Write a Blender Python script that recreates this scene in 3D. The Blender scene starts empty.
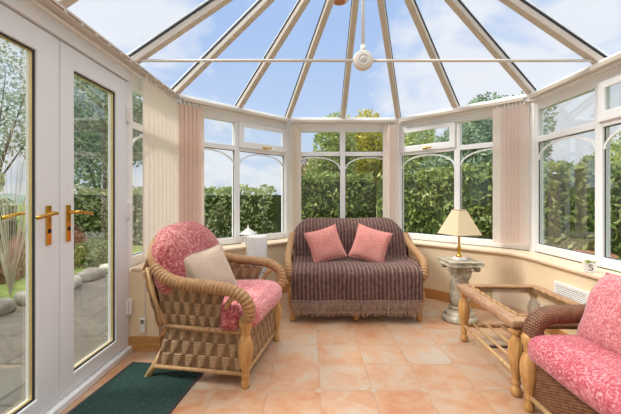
import bpy, bmesh, math, random
import numpy as np
from mathutils import Vector, Matrix, noise
random.seed(7); np.random.seed(7)
PI = math.pi
S = bpy.context.scene
COL = S.collection

# ------------------------------------------------------------------ helpers
class MB:
    """collects shapes, then links them as ONE mesh object"""
    def __init__(s): s.v = []; s.f = []; s.h = []
    def add(s, vs, fs, hs=None):
        o = len(s.v); s.v += [tuple(p) for p in vs]; s.f += [tuple(i + o for i in f) for f in fs]
        s.h += (list(hs) if hs is not None else [1.0] * len(vs))
        return s
    def box(s, x0, x1, y0, y1, z0, z1):
        v = [(x, y, z) for z in (z0, z1) for y in (y0, y1) for x in (x0, x1)]
        return s.add(v, [(0, 2, 3, 1), (4, 5, 7, 6), (0, 1, 5, 4), (2, 6, 7, 3), (0, 4, 6, 2), (1, 3, 7, 5)])
    def mitred(s, o, i, d0, d1, plane='xz'):
        """flat frame between rectangles o and i = (a0, a1, z0, z1), d0..d1 thick"""
        q = lambda r: [(r[0], r[2]), (r[1], r[2]), (r[1], r[3]), (r[0], r[3])]
        v = []
        for d in (d0, d1):
            for r in (o, i):
                for a, z in q(r): v.append((a, d, z) if plane == 'xz' else (d, a, z))
        f = []
        for k in range(4):
            l = (k + 1) % 4
            f += [(k, l, 4 + l, 4 + k), (8 + l, 8 + k, 12 + k, 12 + l), (l, k, 8 + k, 8 + l), (4 + k, 4 + l, 12 + l, 12 + k)]
        if plane != 'xz': f = [tuple(reversed(x)) for x in f]
        return s.add(v, f)
    def prism(s, poly, z0, z1):
        """poly counter-clockwise"""
        n = len(poly)
        v = [(p[0], p[1], z0) for p in poly] + [(p[0], p[1], z1) for p in poly]
        f = [tuple(range(n - 1, -1, -1)), tuple(range(n, 2 * n))]
        f += [(i, (i + 1) % n, n + (i + 1) % n, n + i) for i in range(n)]
        return s.add(v, f)
    def bar(s, a, b, w, h, up=(0, 0, 1), sh=0.0):
        """rectangular bar from a to b, w sideways, h along up (centre raised by sh)"""
        a = Vector(a); b = Vector(b); d = (b - a).normalized()
        side = d.cross(Vector(up)).normalized(); u = side.cross(d).normalized()
        v = []
        for p in (a, b):
            for su in (-.5, .5):
                for ss in (-.5, .5):
                    v.append(p + side * w * ss + u * (h * su + sh))
        return s.add(v, [(0, 2, 3, 1), (4, 5, 7, 6), (0, 1, 5, 4), (2, 6, 7, 3), (0, 4, 6, 2), (1, 3, 7, 5)])
    def sweep(s, pts, rad, n=10, closed=False, twist=None):
        """tube through pts; rad a number or fn(length, angle, t)"""
        P = [Vector(p) for p in pts]; N = len(P)
        L = [0.0]
        for i in range(1, N): L.append(L[-1] + (P[i] - P[i - 1]).length)
        T = []
        for i in range(N):
            a = P[i - 1] if (i > 0 or closed) else P[0]
            b = P[(i + 1) % N] if (i < N - 1 or closed) else P[-1]
            T.append((b - a).normalized())
        ref = Vector((0, 0, 1)) if abs(T[0].z) < .9 else Vector((1, 0, 0))
        nrm = (ref - T[0] * ref.dot(T[0])).normalized()
        vs = []; hs = []
        for i in range(N):
            nrm = (nrm - T[i] * nrm.dot(T[i])).normalized()
            bn = T[i].cross(nrm)
            for k in range(n):
                a = 2 * PI * k / n
                r = rad(L[i], a, L[i] / max(L[-1], 1e-6)) if callable(rad) else rad
                hh = 1.0
                if isinstance(r, tuple): r, hh = r
                vs.append(P[i] + (nrm * math.cos(a) + bn * math.sin(a)) * r); hs.append(hh)
        fs = []
        for i in range(N if closed else N - 1):
            j = (i + 1) % N
            for k in range(n):
                l = (k + 1) % n
                fs.append((i * n + k, i * n + l, j * n + l, j * n + k))
        if not closed:
            fs.append(tuple(range(n - 1, -1, -1))); fs.append(tuple((N - 1) * n + k for k in range(n)))
        return s.add(vs, fs, hs)
    def lathe(s, prof, n=20, c=(0, 0, 0), axis='z', flute=None):
        vs = []; hs = []
        for (r, z) in prof:
            for k in range(n):
                a = 2 * PI * k / n; rr = r
                if flute: rr = r * flute(a, z)
                x, y = rr * math.cos(a), rr * math.sin(a)
                if axis == 'z': p = (c[0] + x, c[1] + y, c[2] + z)
                elif axis == 'y': p = (c[0] + x, c[1] + z, c[2] + y)
                else: p = (c[0] + z, c[1] + x, c[2] + y)
                vs.append(p)
        fs = []
        for i in range(len(prof) - 1):
            for k in range(n):
                l = (k + 1) % n
                fs.append((i * n + k, i * n + l, (i + 1) * n + l, (i + 1) * n + k))
        fs.append(tuple(range(n - 1, -1, -1))); fs.append(tuple((len(prof) - 1) * n + k for k in range(n)))
        return s.add(vs, fs)
    def surf(s, fn, nu, nv, hfn=None):
        vs = []; hs = []
        for j in range(nv + 1):
            for i in range(nu + 1):
                r = fn(i / nu, j / nv)
                vs.append(r[:3]); hs.append(r[3] if len(r) > 3 else 1.0)
        fs = [(j * (nu + 1) + i, j * (nu + 1) + i + 1, (j + 1) * (nu + 1) + i + 1, (j + 1) * (nu + 1) + i)
              for j in range(nv) for i in range(nu)]
        return s.add(vs, fs, hs)
    def rbox(s, c, size, r, bulge=(0, 0, 0), n=14, M=None, wob=0.0, seed=0):
        """soft rounded box"""
        hx, hy, hz = size[0] / 2, size[1] / 2, size[2] / 2
        r = min(r, hx, hy, hz)
        idx = {}; vs = []; fs = []
        def pt(a, b, cc):
            key = (round(a, 5), round(b, 5), round(cc, 5))
            if key in idx: return idx[key]
            p = Vector((a * hx, b * hy, cc * hz))
            q = Vector((max(-hx + r, min(hx - r, p.x)), max(-hy + r, min(hy - r, p.y)), max(-hz + r, min(hz - r, p.z))))
            d = p - q
            if d.length > 1e-9: p = q + d.normalized() * r
            p.x += bulge[0] * a * (1 - b * b) * (1 - cc * cc)
            p.y += bulge[1] * b * (1 - a * a) * (1 - cc * cc)
            p.z += bulge[2] * cc * (1 - a * a) * (1 - b * b)
            if wob:
                w = noise.noise_vector(p * 5 + Vector((seed, seed * 2, 0)))
                p += w * wob
            if M is not None: p = M @ p
            p = p + Vector(c)
            idx[key] = len(vs); vs.append(p); return idx[key]
        # finer steps close to the edges
        g = [-math.cos(PI * i / n) * .35 + (-1 + 2 * i / n) * .65 for i in range(n + 1)]
        for ax in range(3):
            for sg in (-1, 1):
                for i in range(n):
                    for j in range(n):
                        q = []
                        for (u, w) in ((g[i], g[j]), (g[i + 1], g[j]), (g[i + 1], g[j + 1]), (g[i], g[j + 1])):
                            co = [0, 0, 0]; co[ax] = sg; co[(ax + 1) % 3] = u; co[(ax + 2) % 3] = w
                            q.append(pt(*co))
                        fs.append(tuple(q) if sg > 0 else tuple(reversed(q)))
        return s.add(vs, fs)
    def build(s, name, mat, parent=None, smooth=False, M=None, bevel=0, label=None, kind=None, angle=None):
        me = bpy.data.meshes.new(name)
        me.from_pydata(s.v, [], s.f)
        if any(h != 1.0 for h in s.h):
            at = me.attributes.new('weave', 'FLOAT', 'POINT'); at.data.foreach_set('value', s.h)
        if smooth: me.polygons.foreach_set('use_smooth', [True] * len(me.polygons))
        me.update()
        o = bpy.data.objects.new(name, me); COL.objects.link(o)
        if mat: me.materials.append(mat)
        if parent: o.parent = parent
        if M is not None: o.matrix_local = M
        if bevel:
            b = o.modifiers.new('bevel', 'BEVEL'); b.width = bevel; b.segments = 2; b.limit_method = 'ANGLE'
        if label: o['label'] = label
        if kind: o['kind'] = kind
        return o

def tag(o, label, cat, group=None, kind=None):
    o['label'] = label; o['category'] = cat
    if group: o['group'] = group
    if kind: o['kind'] = kind
    return o
def thing(name, label, cat, loc=(0, 0, 0), rz=0, group=None):
    o = bpy.data.objects.new(name, None); COL.objects.link(o)
    o.empty_display_size = .1
    o.location = loc; o.rotation_euler = (0, 0, rz)
    return tag(o, label, cat, group)
def copy_tree(o, parent=None):
    c = o.copy(); COL.objects.link(c); c.parent = parent
    for ch in list(o.children): copy_tree(ch, c)
    return c
def spline(pts, n=8):
    """catmull-rom through pts"""
    P = [Vector(p) for p in pts]; out = []
    for i in range(len(P) - 1):
        p0 = P[max(i - 1, 0)]; p1 = P[i]; p2 = P[i + 1]; p3 = P[min(i + 2, len(P) - 1)]
        for k in range(n):
            t = k / n
            out.append(.5 * ((2 * p1) + (p2 - p0) * t + (2 * p0 - 5 * p1 + 4 * p2 - p3) * t * t + (3 * p1 - p0 - 3 * p2 + p3) * t ** 3))
    out.append(P[-1]); return out

# ------------------------------------------------------------------ materials
def srgb(r, g, b):
    f = lambda c: (c / 255 / 12.92) if c / 255 <= .04045 else ((c / 255 + .055) / 1.055) ** 2.4
    return (f(r), f(g), f(b), 1)
class NT:
    def __init__(s, name):
        s.m = bpy.data.materials.new(name); s.m.use_nodes = True
        s.t = s.m.node_tree; s.t.nodes.clear()
        s.out = s.n('ShaderNodeOutputMaterial')
    def n(s, typ, **kw):
        nd = s.t.nodes.new(typ)
        for k, v in kw.items():
            if k.startswith('i_'): nd.inputs[k[2:].replace('_', ' ')].default_value = v
            else: setattr(nd, k, v)
        return nd
    def l(s, a, b): s.t.links.new(a, b)
    def bsdf(s, rough=.5, color=None, spec=.4, metal=0):
        b = s.n('ShaderNodeBsdfPrincipled'); b.inputs['Roughness'].default_value = rough
        b.inputs['Specular IOR Level'].default_value = spec; b.inputs['Metallic'].default_value = metal
        if color is not None:
            if hasattr(color, 'links'): s.l(color, b.inputs['Base Color'])
            else: b.inputs['Base Color'].default_value = color
        s.b = b; s.l(b.outputs[0], s.out.inputs[0]); return b
    def math(s, op, a, b=None, c=None):
        nd = s.n('ShaderNodeMath', operation=op)
        for i, x in enumerate((a, b, c)):
            if x is None: continue
            if hasattr(x, 'links'): s.l(x, nd.inputs[i])
            else: nd.inputs[i].default_value = x
        return nd.outputs[0]
    def ramp(s, fac, stops, interp='LINEAR'):
        r = s.n('ShaderNodeValToRGB'); r.color_ramp.interpolation = interp
        e = r.color_ramp.elements
        while len(e) < len(stops): e.new(.5)
        for el, (p, c) in zip(e, stops): el.position = p; el.color = c
        s.l(fac, r.inputs[0]); return r.outputs[0]
    def mix(s, fac, a, b, mode='MIX'):
        m = s.n('ShaderNodeMix', data_type='RGBA', blend_type=mode)
        for i, x in ((0, fac), (6, a), (7, b)):
            if hasattr(x, 'links'): s.l(x, m.inputs[i])
            else: m.inputs[i].default_value = x
        return m.outputs[2]
    def noise(s, scale, detail=3, vec=None, rough=.5, dist=0):
        nd = s.n('ShaderNodeTexNoise'); nd.inputs['Scale'].default_value = scale
        nd.inputs['Detail'].default_value = detail; nd.inputs['Roughness'].default_value = rough
        nd.inputs['Distortion'].default_value = dist
        if vec is not None: s.l(vec, nd.inputs['Vector'])
        return nd
    def obj(s): return s.n('ShaderNodeTexCoord').outputs['Object']
    def bump(s, h, strength=.3, dist=.01):
        b = s.n('ShaderNodeBump'); b.inputs['Strength'].default_value = strength; b.inputs['Distance'].default_value = dist
        s.l(h, b.inputs['Height']); s.l(b.outputs[0], s.b.inputs['Normal'])

def simple(name, col, rough=.5, spec=.4, metal=0, var=0.06, nscale=6):
    t = NT(name); nz = t.noise(nscale, 3, t.obj())
    d = tuple(max(0, c * (1 - var)) for c in col[:3]) + (1,); l = tuple(min(1, c * (1 + var)) for c in col[:3]) + (1,)
    t.bsdf(rough, t.ramp(nz.outputs[0], [(.3, d), (.7, l)]), spec, metal); return t.m
M = {}
M['upvc'] = simple('white_upvc', srgb(238, 239, 239), .35, .4, var=.015)
M['door_upvc'] = simple('door_upvc', srgb(228, 230, 233), .35, .4, var=.015)
M['rafter'] = simple('rafter_cap', srgb(203, 192, 180), .45, .35, var=.03)
M['track_brown'] = simple('track_brown', srgb(120, 92, 66), .6)
M['gasket'] = simple('dark_gasket', srgb(52, 54, 58), .6)
M['house_paint'] = simple('house_paint', srgb(246, 240, 230), .8, .2, var=.02)
M['cream_wall'] = simple('cream_plaster', srgb(240, 217, 183), .85, .15, var=.03, nscale=3)
M['sill'] = simple('sill_tile', srgb(232, 205, 176), .4, .4, var=.05, nscale=9)
M['brass'] = simple('brass', srgb(214, 166, 70), .25, .5, 1, var=.08)
M['brass_beading'] = simple('brass_beading', srgb(214, 190, 132), .35, .5, .5, var=.06)
M['cream_metal'] = simple('cream_metal', srgb(222, 216, 206), .35, .5, var=.03)
M['white_gloss'] = simple('white_glaze', srgb(238, 238, 238), .2, .5, var=.02)
M['white_paint'] = simple('white_paint', srgb(236, 234, 230), .5, .3, var=.02)
M['dark_grille'] = simple('grille_shadow', srgb(150, 146, 140), .7)
M['blue_glaze'] = simple('blue_glaze', srgb(96, 120, 150), .3, .5, var=.2, nscale=30)
M['black_ink'] = simple('black_ink', srgb(30, 30, 34), .5)
M['plug'] = simple('grey_plastic', srgb(120, 122, 126), .5)

def wood_mat(name, c1, c2, scale=(4, 4, 40), rough=.4, spec=.4):
    t = NT(name); mp = t.n('ShaderNodeMapping'); mp.inputs['Scale'].default_value = scale; t.l(t.obj(), mp.inputs[0])
    nz = t.noise(3, 4, mp.outputs[0], .6, .6)
    t.bsdf(rough, t.ramp(nz.outputs[0], [(.3, c1), (.7, c2)]), spec)
    t.bump(nz.outputs[0], .15, .004); return t.m
M['oak'] = wood_mat('oak_skirting', srgb(176, 120, 66), srgb(214, 160, 98), (3, 3, 40))
M['turned'] = wood_mat('honey_turned_wood', srgb(168, 120, 68), srgb(204, 160, 102), (14, 14, 3))
M['table_wood'] = wood_mat('washed_rattan_wood', srgb(140, 104, 78), srgb(186, 148, 116), (20, 5, 20))
M['pole'] = wood_mat('rattan_pole', srgb(178, 140, 94), srgb(216, 182, 134), (12, 12, 6))

def rattan_mat(name, dark, mid, light):
    t = NT(name)
    at = t.n('ShaderNodeAttribute', attribute_name='weave')  # low weave spots go darker: crevice shade painted into the colour
    nz = t.noise(40, 4, t.obj(), .6)
    f = t.math('ADD', t.math('MULTIPLY', at.outputs['Fac'], .75), t.math('MULTIPLY', t.math('SUBTRACT', nz.outputs[0], .5), .7))
    t.bsdf(.5, t.ramp(f, [(.0, dark), (.42, mid), (.85, light)]), .35)
    t.bump(nz.outputs[0], .25, .003); return t.m
M['wicker_tan'] = rattan_mat('tan_wicker', srgb(112, 86, 60), srgb(146, 115, 84), srgb(180, 150, 116))
M['wicker_wrap'] = rattan_mat('wrapped_rattan', srgb(84, 58, 36), srgb(152, 112, 74), srgb(186, 148, 106))
M['wicker_brown'] = rattan_mat('brown_wicker', srgb(52, 32, 22), srgb(112, 74, 52), srgb(164, 120, 90))

def fabric(name, base, light, dark, scale=9, fine=70, rough=.9, cut=.5):
    """paisley-like scrolls: distorted cell rings over a fine fleck"""
    t = NT(name); co = t.obj()
    nd = t.noise(scale * .8, 2, co)
    add = t.n('ShaderNodeVectorMath', operation='MULTIPLY_ADD'); t.l(nd.outputs['Color'], add.inputs[0])
    add.inputs[1].default_value = (.13, .13, .13); t.l(co, add.inputs[2])
    v = t.n('ShaderNodeTexVoronoi', feature='F1'); v.inputs['Scale'].default_value = scale; t.l(add.outputs[0], v.inputs['Vector'])
    ring = t.math('SINE', t.math('MULTIPLY', v.outputs['Distance'], 20))
    v2 = t.n('ShaderNodeTexVoronoi', feature='F1'); v2.inputs['Scale'].default_value = scale * 4.5; t.l(add.outputs[0], v2.inputs['Vector'])
    r2 = t.math('SINE', t.math('MULTIPLY', v2.outputs['Distance'], 13))
    fz = t.noise(fine, 2, co)
    big = t.noise(2.2, 2, co)
    s1 = t.math('ADD', t.math('MULTIPLY', ring, .085), t.math('MULTIPLY', r2, .085))
    s2 = t.math('ADD', s1, t.math('MULTIPLY', fz.outputs[0], .62))
    s3 = t.math('ADD', s2, t.math('MULTIPLY', big.outputs[0], .4))
    c = t.ramp(s3, [(cut - .2, dark), (cut, base), (cut + .22, light)])
    b = t.bsdf(rough, c, .1); b.inputs['Sheen Weight'].default_value = .25
    t.bump(fz.outputs[0], .25, .004); return t.m
M['red_fabric'] = fabric('red_paisley_fabric', srgb(168, 84, 88), srgb(206, 150, 144), srgb(140, 54, 62), 13, 70)
M['seat_pink'] = fabric('seat_pink_fabric', srgb(196, 116, 121), srgb(216, 166, 163), srgb(170, 80, 90), 13, 70)
M['pink_fabric'] = fabric('pink_paisley_fabric', srgb(180, 84, 98), srgb(212, 152, 154), srgb(156, 56, 74), 17, 90)
M['pale_pink_fabric'] = fabric('pale_pink_fabric', srgb(198, 118, 124), srgb(218, 166, 164), srgb(176, 86, 98), 17, 90)
M['rose_fabric'] = fabric('rose_cushion_fabric', srgb(208, 138, 130), srgb(218, 162, 152), srgb(192, 112, 108), 24, 110)
M['beige_fabric'] = fabric('beige_linen', srgb(188, 168, 150), srgb(198, 180, 164), srgb(176, 154, 136), 30, 150)

def throw_mat():
    t = NT('striped_chenille_throw'); co = t.obj()
    sep = t.n('ShaderNodeSeparateXYZ'); t.l(co, sep.inputs[0])
    nz = t.noise(30, 3, co); nb = t.noise(3, 2, co)
    x = t.math('ADD', sep.outputs[0], t.math('MULTIPLY', nb.outputs[0], .03))
    w = t.math('SINE', t.math('MULTIPLY', x, 2 * PI / .036))
    w2 = t.math('SINE', t.math('MULTIPLY', x, 2 * PI / .011))
    f = t.math('ADD', t.math('MULTIPLY', w, .17), t.math('MULTIPLY', w2, .06))
    f = t.math('ADD', t.math('ADD', f, .28), t.math('MULTIPLY', nz.outputs[0], .5))
    c = t.ramp(f, [(.15, srgb(62, 44, 42)), (.5, srgb(96, 72, 68)), (.85, srgb(142, 114, 104))])
    b = t.bsdf(.95, c, .05); b.inputs['Sheen Weight'].default_value = .1
    t.bump(f, .5, .01); return t.m
M['throw'] = throw_mat()
M['fringe'] = simple('throw_fringe', srgb(166, 142, 130), .9, .1, var=.3, nscale=60)

def floor_mat():
    t = NT('terracotta_octagon_tiles'); co = t.obj()
    sep = t.n('ShaderNodeSeparateXYZ'); t.l(co, sep.inputs[0])
    P = .305
    def cell(o, off):
        a = t.math('DIVIDE', t.math('SUBTRACT', o, off), P)
        i = t.math('FLOOR', a); fr = t.math('SUBTRACT', a, i)
        return i, t.math('ABSOLUTE', t.math('SUBTRACT', fr, .5))
    ix, fx = cell(sep.outputs[0], .056); iy, fy = cell(sep.outputs[1], 1.985)
    wob = t.noise(14, 2, co)
    # distance to straight joints, and to the cut corners
    m = t.math('MAXIMUM', fx, fy)
    e1 = t.math('SUBTRACT', .5, m)
    cs = t.math('ADD', fx, fy)
    e2 = t.math('MULTIPLY', t.math('SUBTRACT', .885, cs), .7071)
    indiam = t.math('GREATER_THAN', cs, .885)
    e2a = t.math('ABSOLUTE', e2)
    e1d = t.math('ADD', e1, t.math('MULTIPLY', indiam, 1.0))
    e = t.math('MINIMUM', e1d, e2a)
    e = t.math('ADD', e, t.math('MULTIPLY', t.math('SUBTRACT', wob.outputs[0], .5), .012))
    joint = t.n('ShaderNodeMapRange'); joint.inputs['From Min'].default_value = .004; joint.inputs['From Max'].default_value = .011
    t.l(e, joint.inputs['Value'])
    cmb = t.n('ShaderNodeCombineXYZ'); t.l(ix, cmb.inputs[0]); t.l(iy, cmb.inputs[1]); t.l(indiam, cmb.inputs[2])
    wn = t.n('ShaderNodeTexWhiteNoise'); t.l(cmb.outputs[0], wn.inputs['Vector'])
    mp = t.n('ShaderNodeVectorMath', operation='MULTIPLY_ADD'); t.l(wn.outputs['Color'], mp.inputs[0]); mp.inputs[1].default_value = (5, 5, 5); t.l(co, mp.inputs[2])
    n1 = t.noise(5, 4, mp.outputs[0], .62, .5); n2 = t.noise(22, 4, co, .6)
    f = t.math('ADD', t.math('MULTIPLY', n1.outputs[0], .8), t.math('ADD', t.math('MULTIPLY', n2.outputs[0], .26), t.math('MULTIPLY', wn.outputs[0], .12)))
    f = t.math('SUBTRACT', f, .08)
    c = t.ramp(f, [(.3, srgb(180, 122, 90)), (.4, srgb(186, 140, 108)), (.52, srgb(188, 154, 128)), (.66, srgb(182, 166, 150))])
    col = t.mix(joint.outputs[0], srgb(166, 134, 108), c)
    rr = t.ramp(n2.outputs[0], [(.3, (.3, .3, .3, 1)), (.7, (.46, .46, .46, 1))])
    b = t.bsdf(.4, col, .4); t.l(rr, b.inputs['Roughness'])
    hh = t.math('ADD', t.math('MULTIPLY', joint.outputs[0], .7), t.math('MULTIPLY', n1.outputs[0], .5))
    t.bump(hh, .25, .006); return t.m
M['floor'] = floor_mat()

def paving_mat():
    t = NT('flagstone_paving'); co = t.obj()
    br = t.n('ShaderNodeTexBrick'); br.inputs['Scale'].default_value = 1.0
    br.inputs['Brick Width'].default_value = .75; br.inputs['Row Height'].default_value = .5; br.inputs['Mortar Size'].default_value = .012
    br.inputs['Color1'].default_value = srgb(126, 120, 112); br.inputs['Color2'].default_value = srgb(106, 102, 96); br.inputs['Mortar'].default_value = srgb(64, 60, 54)
    t.l(co, br.inputs['Vector']); nz = t.noise(6, 5, co, .65)
    c = t.mix(.35, br.outputs[0], t.ramp(nz.outputs[0], [(.3, srgb(96, 92, 86)), (.7, srgb(142, 136, 126))]))
    t.bsdf(.85, c, .2); t.bump(nz.outputs[0], .3, .01); return t.m
M['paving'] = paving_mat()
M['grass'] = simple('lawn_grass', srgb(120, 138, 76), .95, .1, var=.35, nscale=9)
M['hill'] = simple('hazy_hill', srgb(120, 138, 130), .95, .05, var=.2, nscale=.12)
M['stone'] = simple('rough_stone', srgb(150, 146, 138), .9, .2, var=.35, nscale=9)
M['pale_stone'] = simple('pale_stone', srgb(206, 200, 190), .85, .2, var=.2, nscale=9)
M['bark'] = simple('bark', srgb(92, 76, 60), .9, .1, var=.35, nscale=12)
M['dry_twig'] = simple('dry_twig', srgb(188, 166, 132), .9, .1, var=.2, nscale=12)
M['terracotta'] = simple('terracotta', srgb(176, 120, 90), .8, .2, var=.15)
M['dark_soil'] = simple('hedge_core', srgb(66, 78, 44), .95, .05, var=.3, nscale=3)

def pedestal_mat():
    t = NT('weathered_stone_plaster'); nz = t.noise(16, 5, t.obj(), .65)
    t.bsdf(.85, t.ramp(nz.outputs[0], [(.3, srgb(128, 122, 106)), (.5, srgb(180, 172, 152)), (.7, srgb(214, 206, 188))]), .2)
    t.bump(nz.outputs[0], .4, .006); return t.m
M['pedestal'] = pedestal_mat()

def leaf_mat(name, cols, sheen=.45):
    t = NT(name)
    g = t.n('ShaderNodeNewGeometry'); nz = t.noise(.9, 2, t.obj())
    f = t.math('ADD', t.math('MULTIPLY', g.outputs['Random Per Island'], .6), t.math('MULTIPLY', nz.outputs[0], .4))
    n = len(cols); c = t.ramp(f, [(.12 + .76 * i / max(n - 1, 1), col) for i, col in enumerate(cols)])
    b = t.bsdf(.5, c, sheen)
    tr = t.n('ShaderNodeBsdfTranslucent'); t.l(c, tr.inputs[0])
    mx = t.n('ShaderNodeMixShader'); mx.inputs[0].default_value = .3
    t.l(b.outputs[0], mx.inputs[1]); t.l(tr.outputs[0], mx.inputs[2]); t.l(mx.outputs[0], t.out.inputs[0])
    return t.m
M['hedge_leaf'] = leaf_mat('laurel_leaf', [srgb(70, 92, 42), srgb(112, 132, 66), srgb(154, 168, 92), srgb(206, 210, 140)])
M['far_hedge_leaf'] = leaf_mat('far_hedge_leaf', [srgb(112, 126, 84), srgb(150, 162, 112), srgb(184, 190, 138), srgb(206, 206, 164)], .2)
M['hazy_dark_leaf'] = leaf_mat('hazy_dark_leaf', [srgb(86, 108, 88), srgb(122, 146, 118), srgb(156, 176, 144), srgb(188, 202, 170)], .2)  # leaf greens lightened to paint in distance haze
M['green_tree_leaf'] = leaf_mat('green_tree_leaf', [srgb(104, 128, 70), srgb(146, 164, 96), srgb(184, 194, 114), srgb(210, 212, 140)], .2)
M['gold_tree_leaf'] = leaf_mat('gold_tree_leaf', [srgb(124, 132, 50), srgb(176, 172, 62), srgb(216, 200, 76), srgb(230, 218, 120)], .2)
M['rust_tree_leaf'] = leaf_mat('rust_tree_leaf', [srgb(96, 92, 56), srgb(140, 116, 70), srgb(170, 140, 90), srgb(150, 156, 90)], .2)
M['heather'] = leaf_mat('brown_heather', [srgb(110, 80, 64), srgb(150, 112, 92), srgb(176, 136, 110), srgb(160, 146, 100)], .1)
M['silver_leaf'] = leaf_mat('silver_frond', [srgb(196, 190, 170), srgb(222, 216, 200), srgb(236, 232, 222)], .2)

def glass_mat(name, tint=(1, 1, 1, 1), gloss=.06, rough=0.0):
    t = NT(name)
    tr = t.n('ShaderNodeBsdfTransparent'); tr.inputs[0].default_value = tint
    gl = t.n('ShaderNodeBsdfGlossy'); gl.inputs['Roughness'].default_value = rough
    fr = t.n('ShaderNodeLayerWeight'); fr.inputs['Blend'].default_value = .25
    nz = t.noise(2, 2, t.obj())
    f = t.math('ADD', t.math('MULTIPLY', t.math('POWER', fr.outputs['Fresnel'], 1.6), .32), t.math('MULTIPLY', nz.outputs[0], gloss))
    mx = t.n('ShaderNodeMixShader'); t.l(f, mx.inputs[0]); t.l(tr.outputs[0], mx.inputs[1]); t.l(gl.outputs[0], mx.inputs[2])
    t.l(mx.outputs[0], t.out.inputs[0]); return t.m
M['glass'] = glass_mat('window_glass', (.97, .985, .98, 1), .05)
M['roof_glass'] = glass_mat('roof_glass', (.95, .975, 1, 1), .03)
M['table_glass'] = glass_mat('table_glass', (.97, .985, .975, 1), .22)

def blind_mat(name, col):
    t = NT(name); co = t.obj(); nz = t.noise(90, 2, co)
    c = t.ramp(nz.outputs[0], [(.3, tuple(x * .94 for x in col[:3]) + (1,)), (.7, col)])
    d = t.n('ShaderNodeBsdfDiffuse'); tr = t.n('ShaderNodeBsdfTranslucent'); t.l(c, d.inputs[0]); t.l(c, tr.inputs[0])
    mx = t.n('ShaderNodeMixShader'); mx.inputs[0].default_value = .42
    t.l(d.outputs[0], mx.inputs[1]); t.l(tr.outputs[0], mx.inputs[2]); t.l(mx.outputs[0], t.out.inputs[0]); return t.m
M['blind_cream'] = blind_mat('cream_blind_fabric', srgb(240, 228, 214))
M['blind_shaded'] = blind_mat('shaded_blind_fabric', srgb(244, 220, 206))  # pinker copy of the blind fabric, backlit shade put into its colour
M['blind_pale'] = blind_mat('pale_blind_fabric', srgb(248, 234, 226))
M['shade'] = blind_mat('cream_lampshade', srgb(250, 238, 208))

def mat_rib():
    t = NT('ribbed_green_matting'); co = t.obj()
    w = t.n('ShaderNodeTexWave'); w.inputs['Scale'].default_value = 22; w.inputs['Distortion'].default_value = .4
    t.l(co, w.inputs['Vector']); ck = t.noise(60, 2, co)
    f = t.math('ADD', t.math('MULTIPLY', w.outputs['Fac'], .5), t.math('MULTIPLY', ck.outputs[0], .5))
    t.bsdf(.95, t.ramp(f, [(.25, srgb(24, 44, 42)), (.75, srgb(62, 88, 82))]), .1); t.bump(f, .8, .008); return t.m
M['mat'] = mat_rib()

# ------------------------------------------------------------------ plan of the room
XC, W, B = .41, 1.70, .69
YC, YB, YT = 3.26, 4.28, 2.5          # bay corner, back wall, tie bar
Y0 = -1.2                              # house wall
ZE, ZR = 2.13, 3.29                    # eave, ridge
T = math.tan(PI / 8)
def ring(d):
    """plan of the bay offset outwards by d: left wall end .. right wall end"""
    return [Vector((XC - W - d, Y0)), Vector((XC - W - d, YC + T * d)), Vector((XC - B - T * d, YB + d)),
            Vector((XC + B + T * d, YB + d)), Vector((XC + W + d, YC + T * d)), Vector((XC + W + d, Y0))]
SIDES = ['left', 'back_left', 'back', 'back_right', 'right']

def struct(o): o['kind'] = 'structure'; return o

# floor slab of the room
struct(MB().prism([(-1.40, Y0), (2.25, Y0), (2.25, 3.31), (1.15, 4.42), (-.33, 4.42), (-1.40, 3.31)], -.1, 0).build('floor', M['floor']))
# dwarf walls, sills and skirting
trim_n = [0]
def trim_name():
    trim_n[0] += 1; return 'trim_%d' % trim_n[0]
def fillet(p, a, b, r, n=8):
    """points of an arc rounding corner p between directions to a and b"""
    p = Vector(p); u = (Vector(a) - p).normalized(); v = (Vector(b) - p).normalized()
    ang = u.angle(v); d = r / math.tan(ang / 2)
    p1 = p + u * d; p2 = p + v * d
    c = p + (u + v).normalized() * (r / math.sin(ang / 2))
    out = []
    for i in range(n + 1):
        t = i / n
        q = p1.lerp(p2, t); q = c + (q - c).normalized() * r
        out.append(q)
    return out
def inner_line(d):
    """inner line at offset d with the two front corners rounded"""
    R = ring(d)
    R[0] = Vector((R[0].x, 2.5))
    segs = []
    fl1 = fillet(R[1], R[0], R[2], .12)
    fl2 = fillet(R[2], R[1], R[3], .06)
    fl3 = fillet(R[3], R[2], R[4], .06)
    fl4 = fillet(R[4], R[3], R[5], .45)
    h = lambda f: (f[:len(f) // 2 + 1], f[len(f) // 2:])
    a1, b1 = h(fl1); a2, b2 = h(fl2); a3, b3 = h(fl3); a4, b4 = h(fl4)
    return [[R[0]] + a1, b1 + a2, b2 + a3, b3 + a4, b4 + [R[5]]]
def band(d_in, d_out, z0, z1, mat, names, bevel=0):
    IN = inner_line(d_in); O = ring(d_out); O[0] = Vector((O[0].x, 2.5))
    res = []
    for k in range(5):
        outer = [O[k], O[k + 1]]
        poly = outer + list(reversed(IN[k]))      # clockwise or not: fix below
        poly = [tuple(p) for p in poly]
        area = sum(poly[i][0] * poly[(i + 1) % len(poly)][1] - poly[(i + 1) % len(poly)][0] * poly[i][1] for i in range(len(poly)))
        if area < 0: poly.reverse()
        res.append(struct(MB().prism(poly, z0, z1).build(names[k], mat, bevel=bevel)))
    return res
DI = -.175
band(DI, .10, 0, .578, M['cream_wall'], ['wall_' + s for s in SIDES])
band(DI - .03, .03, .579, .604, M['sill'], [trim_name() for s in SIDES], .006)
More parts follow.
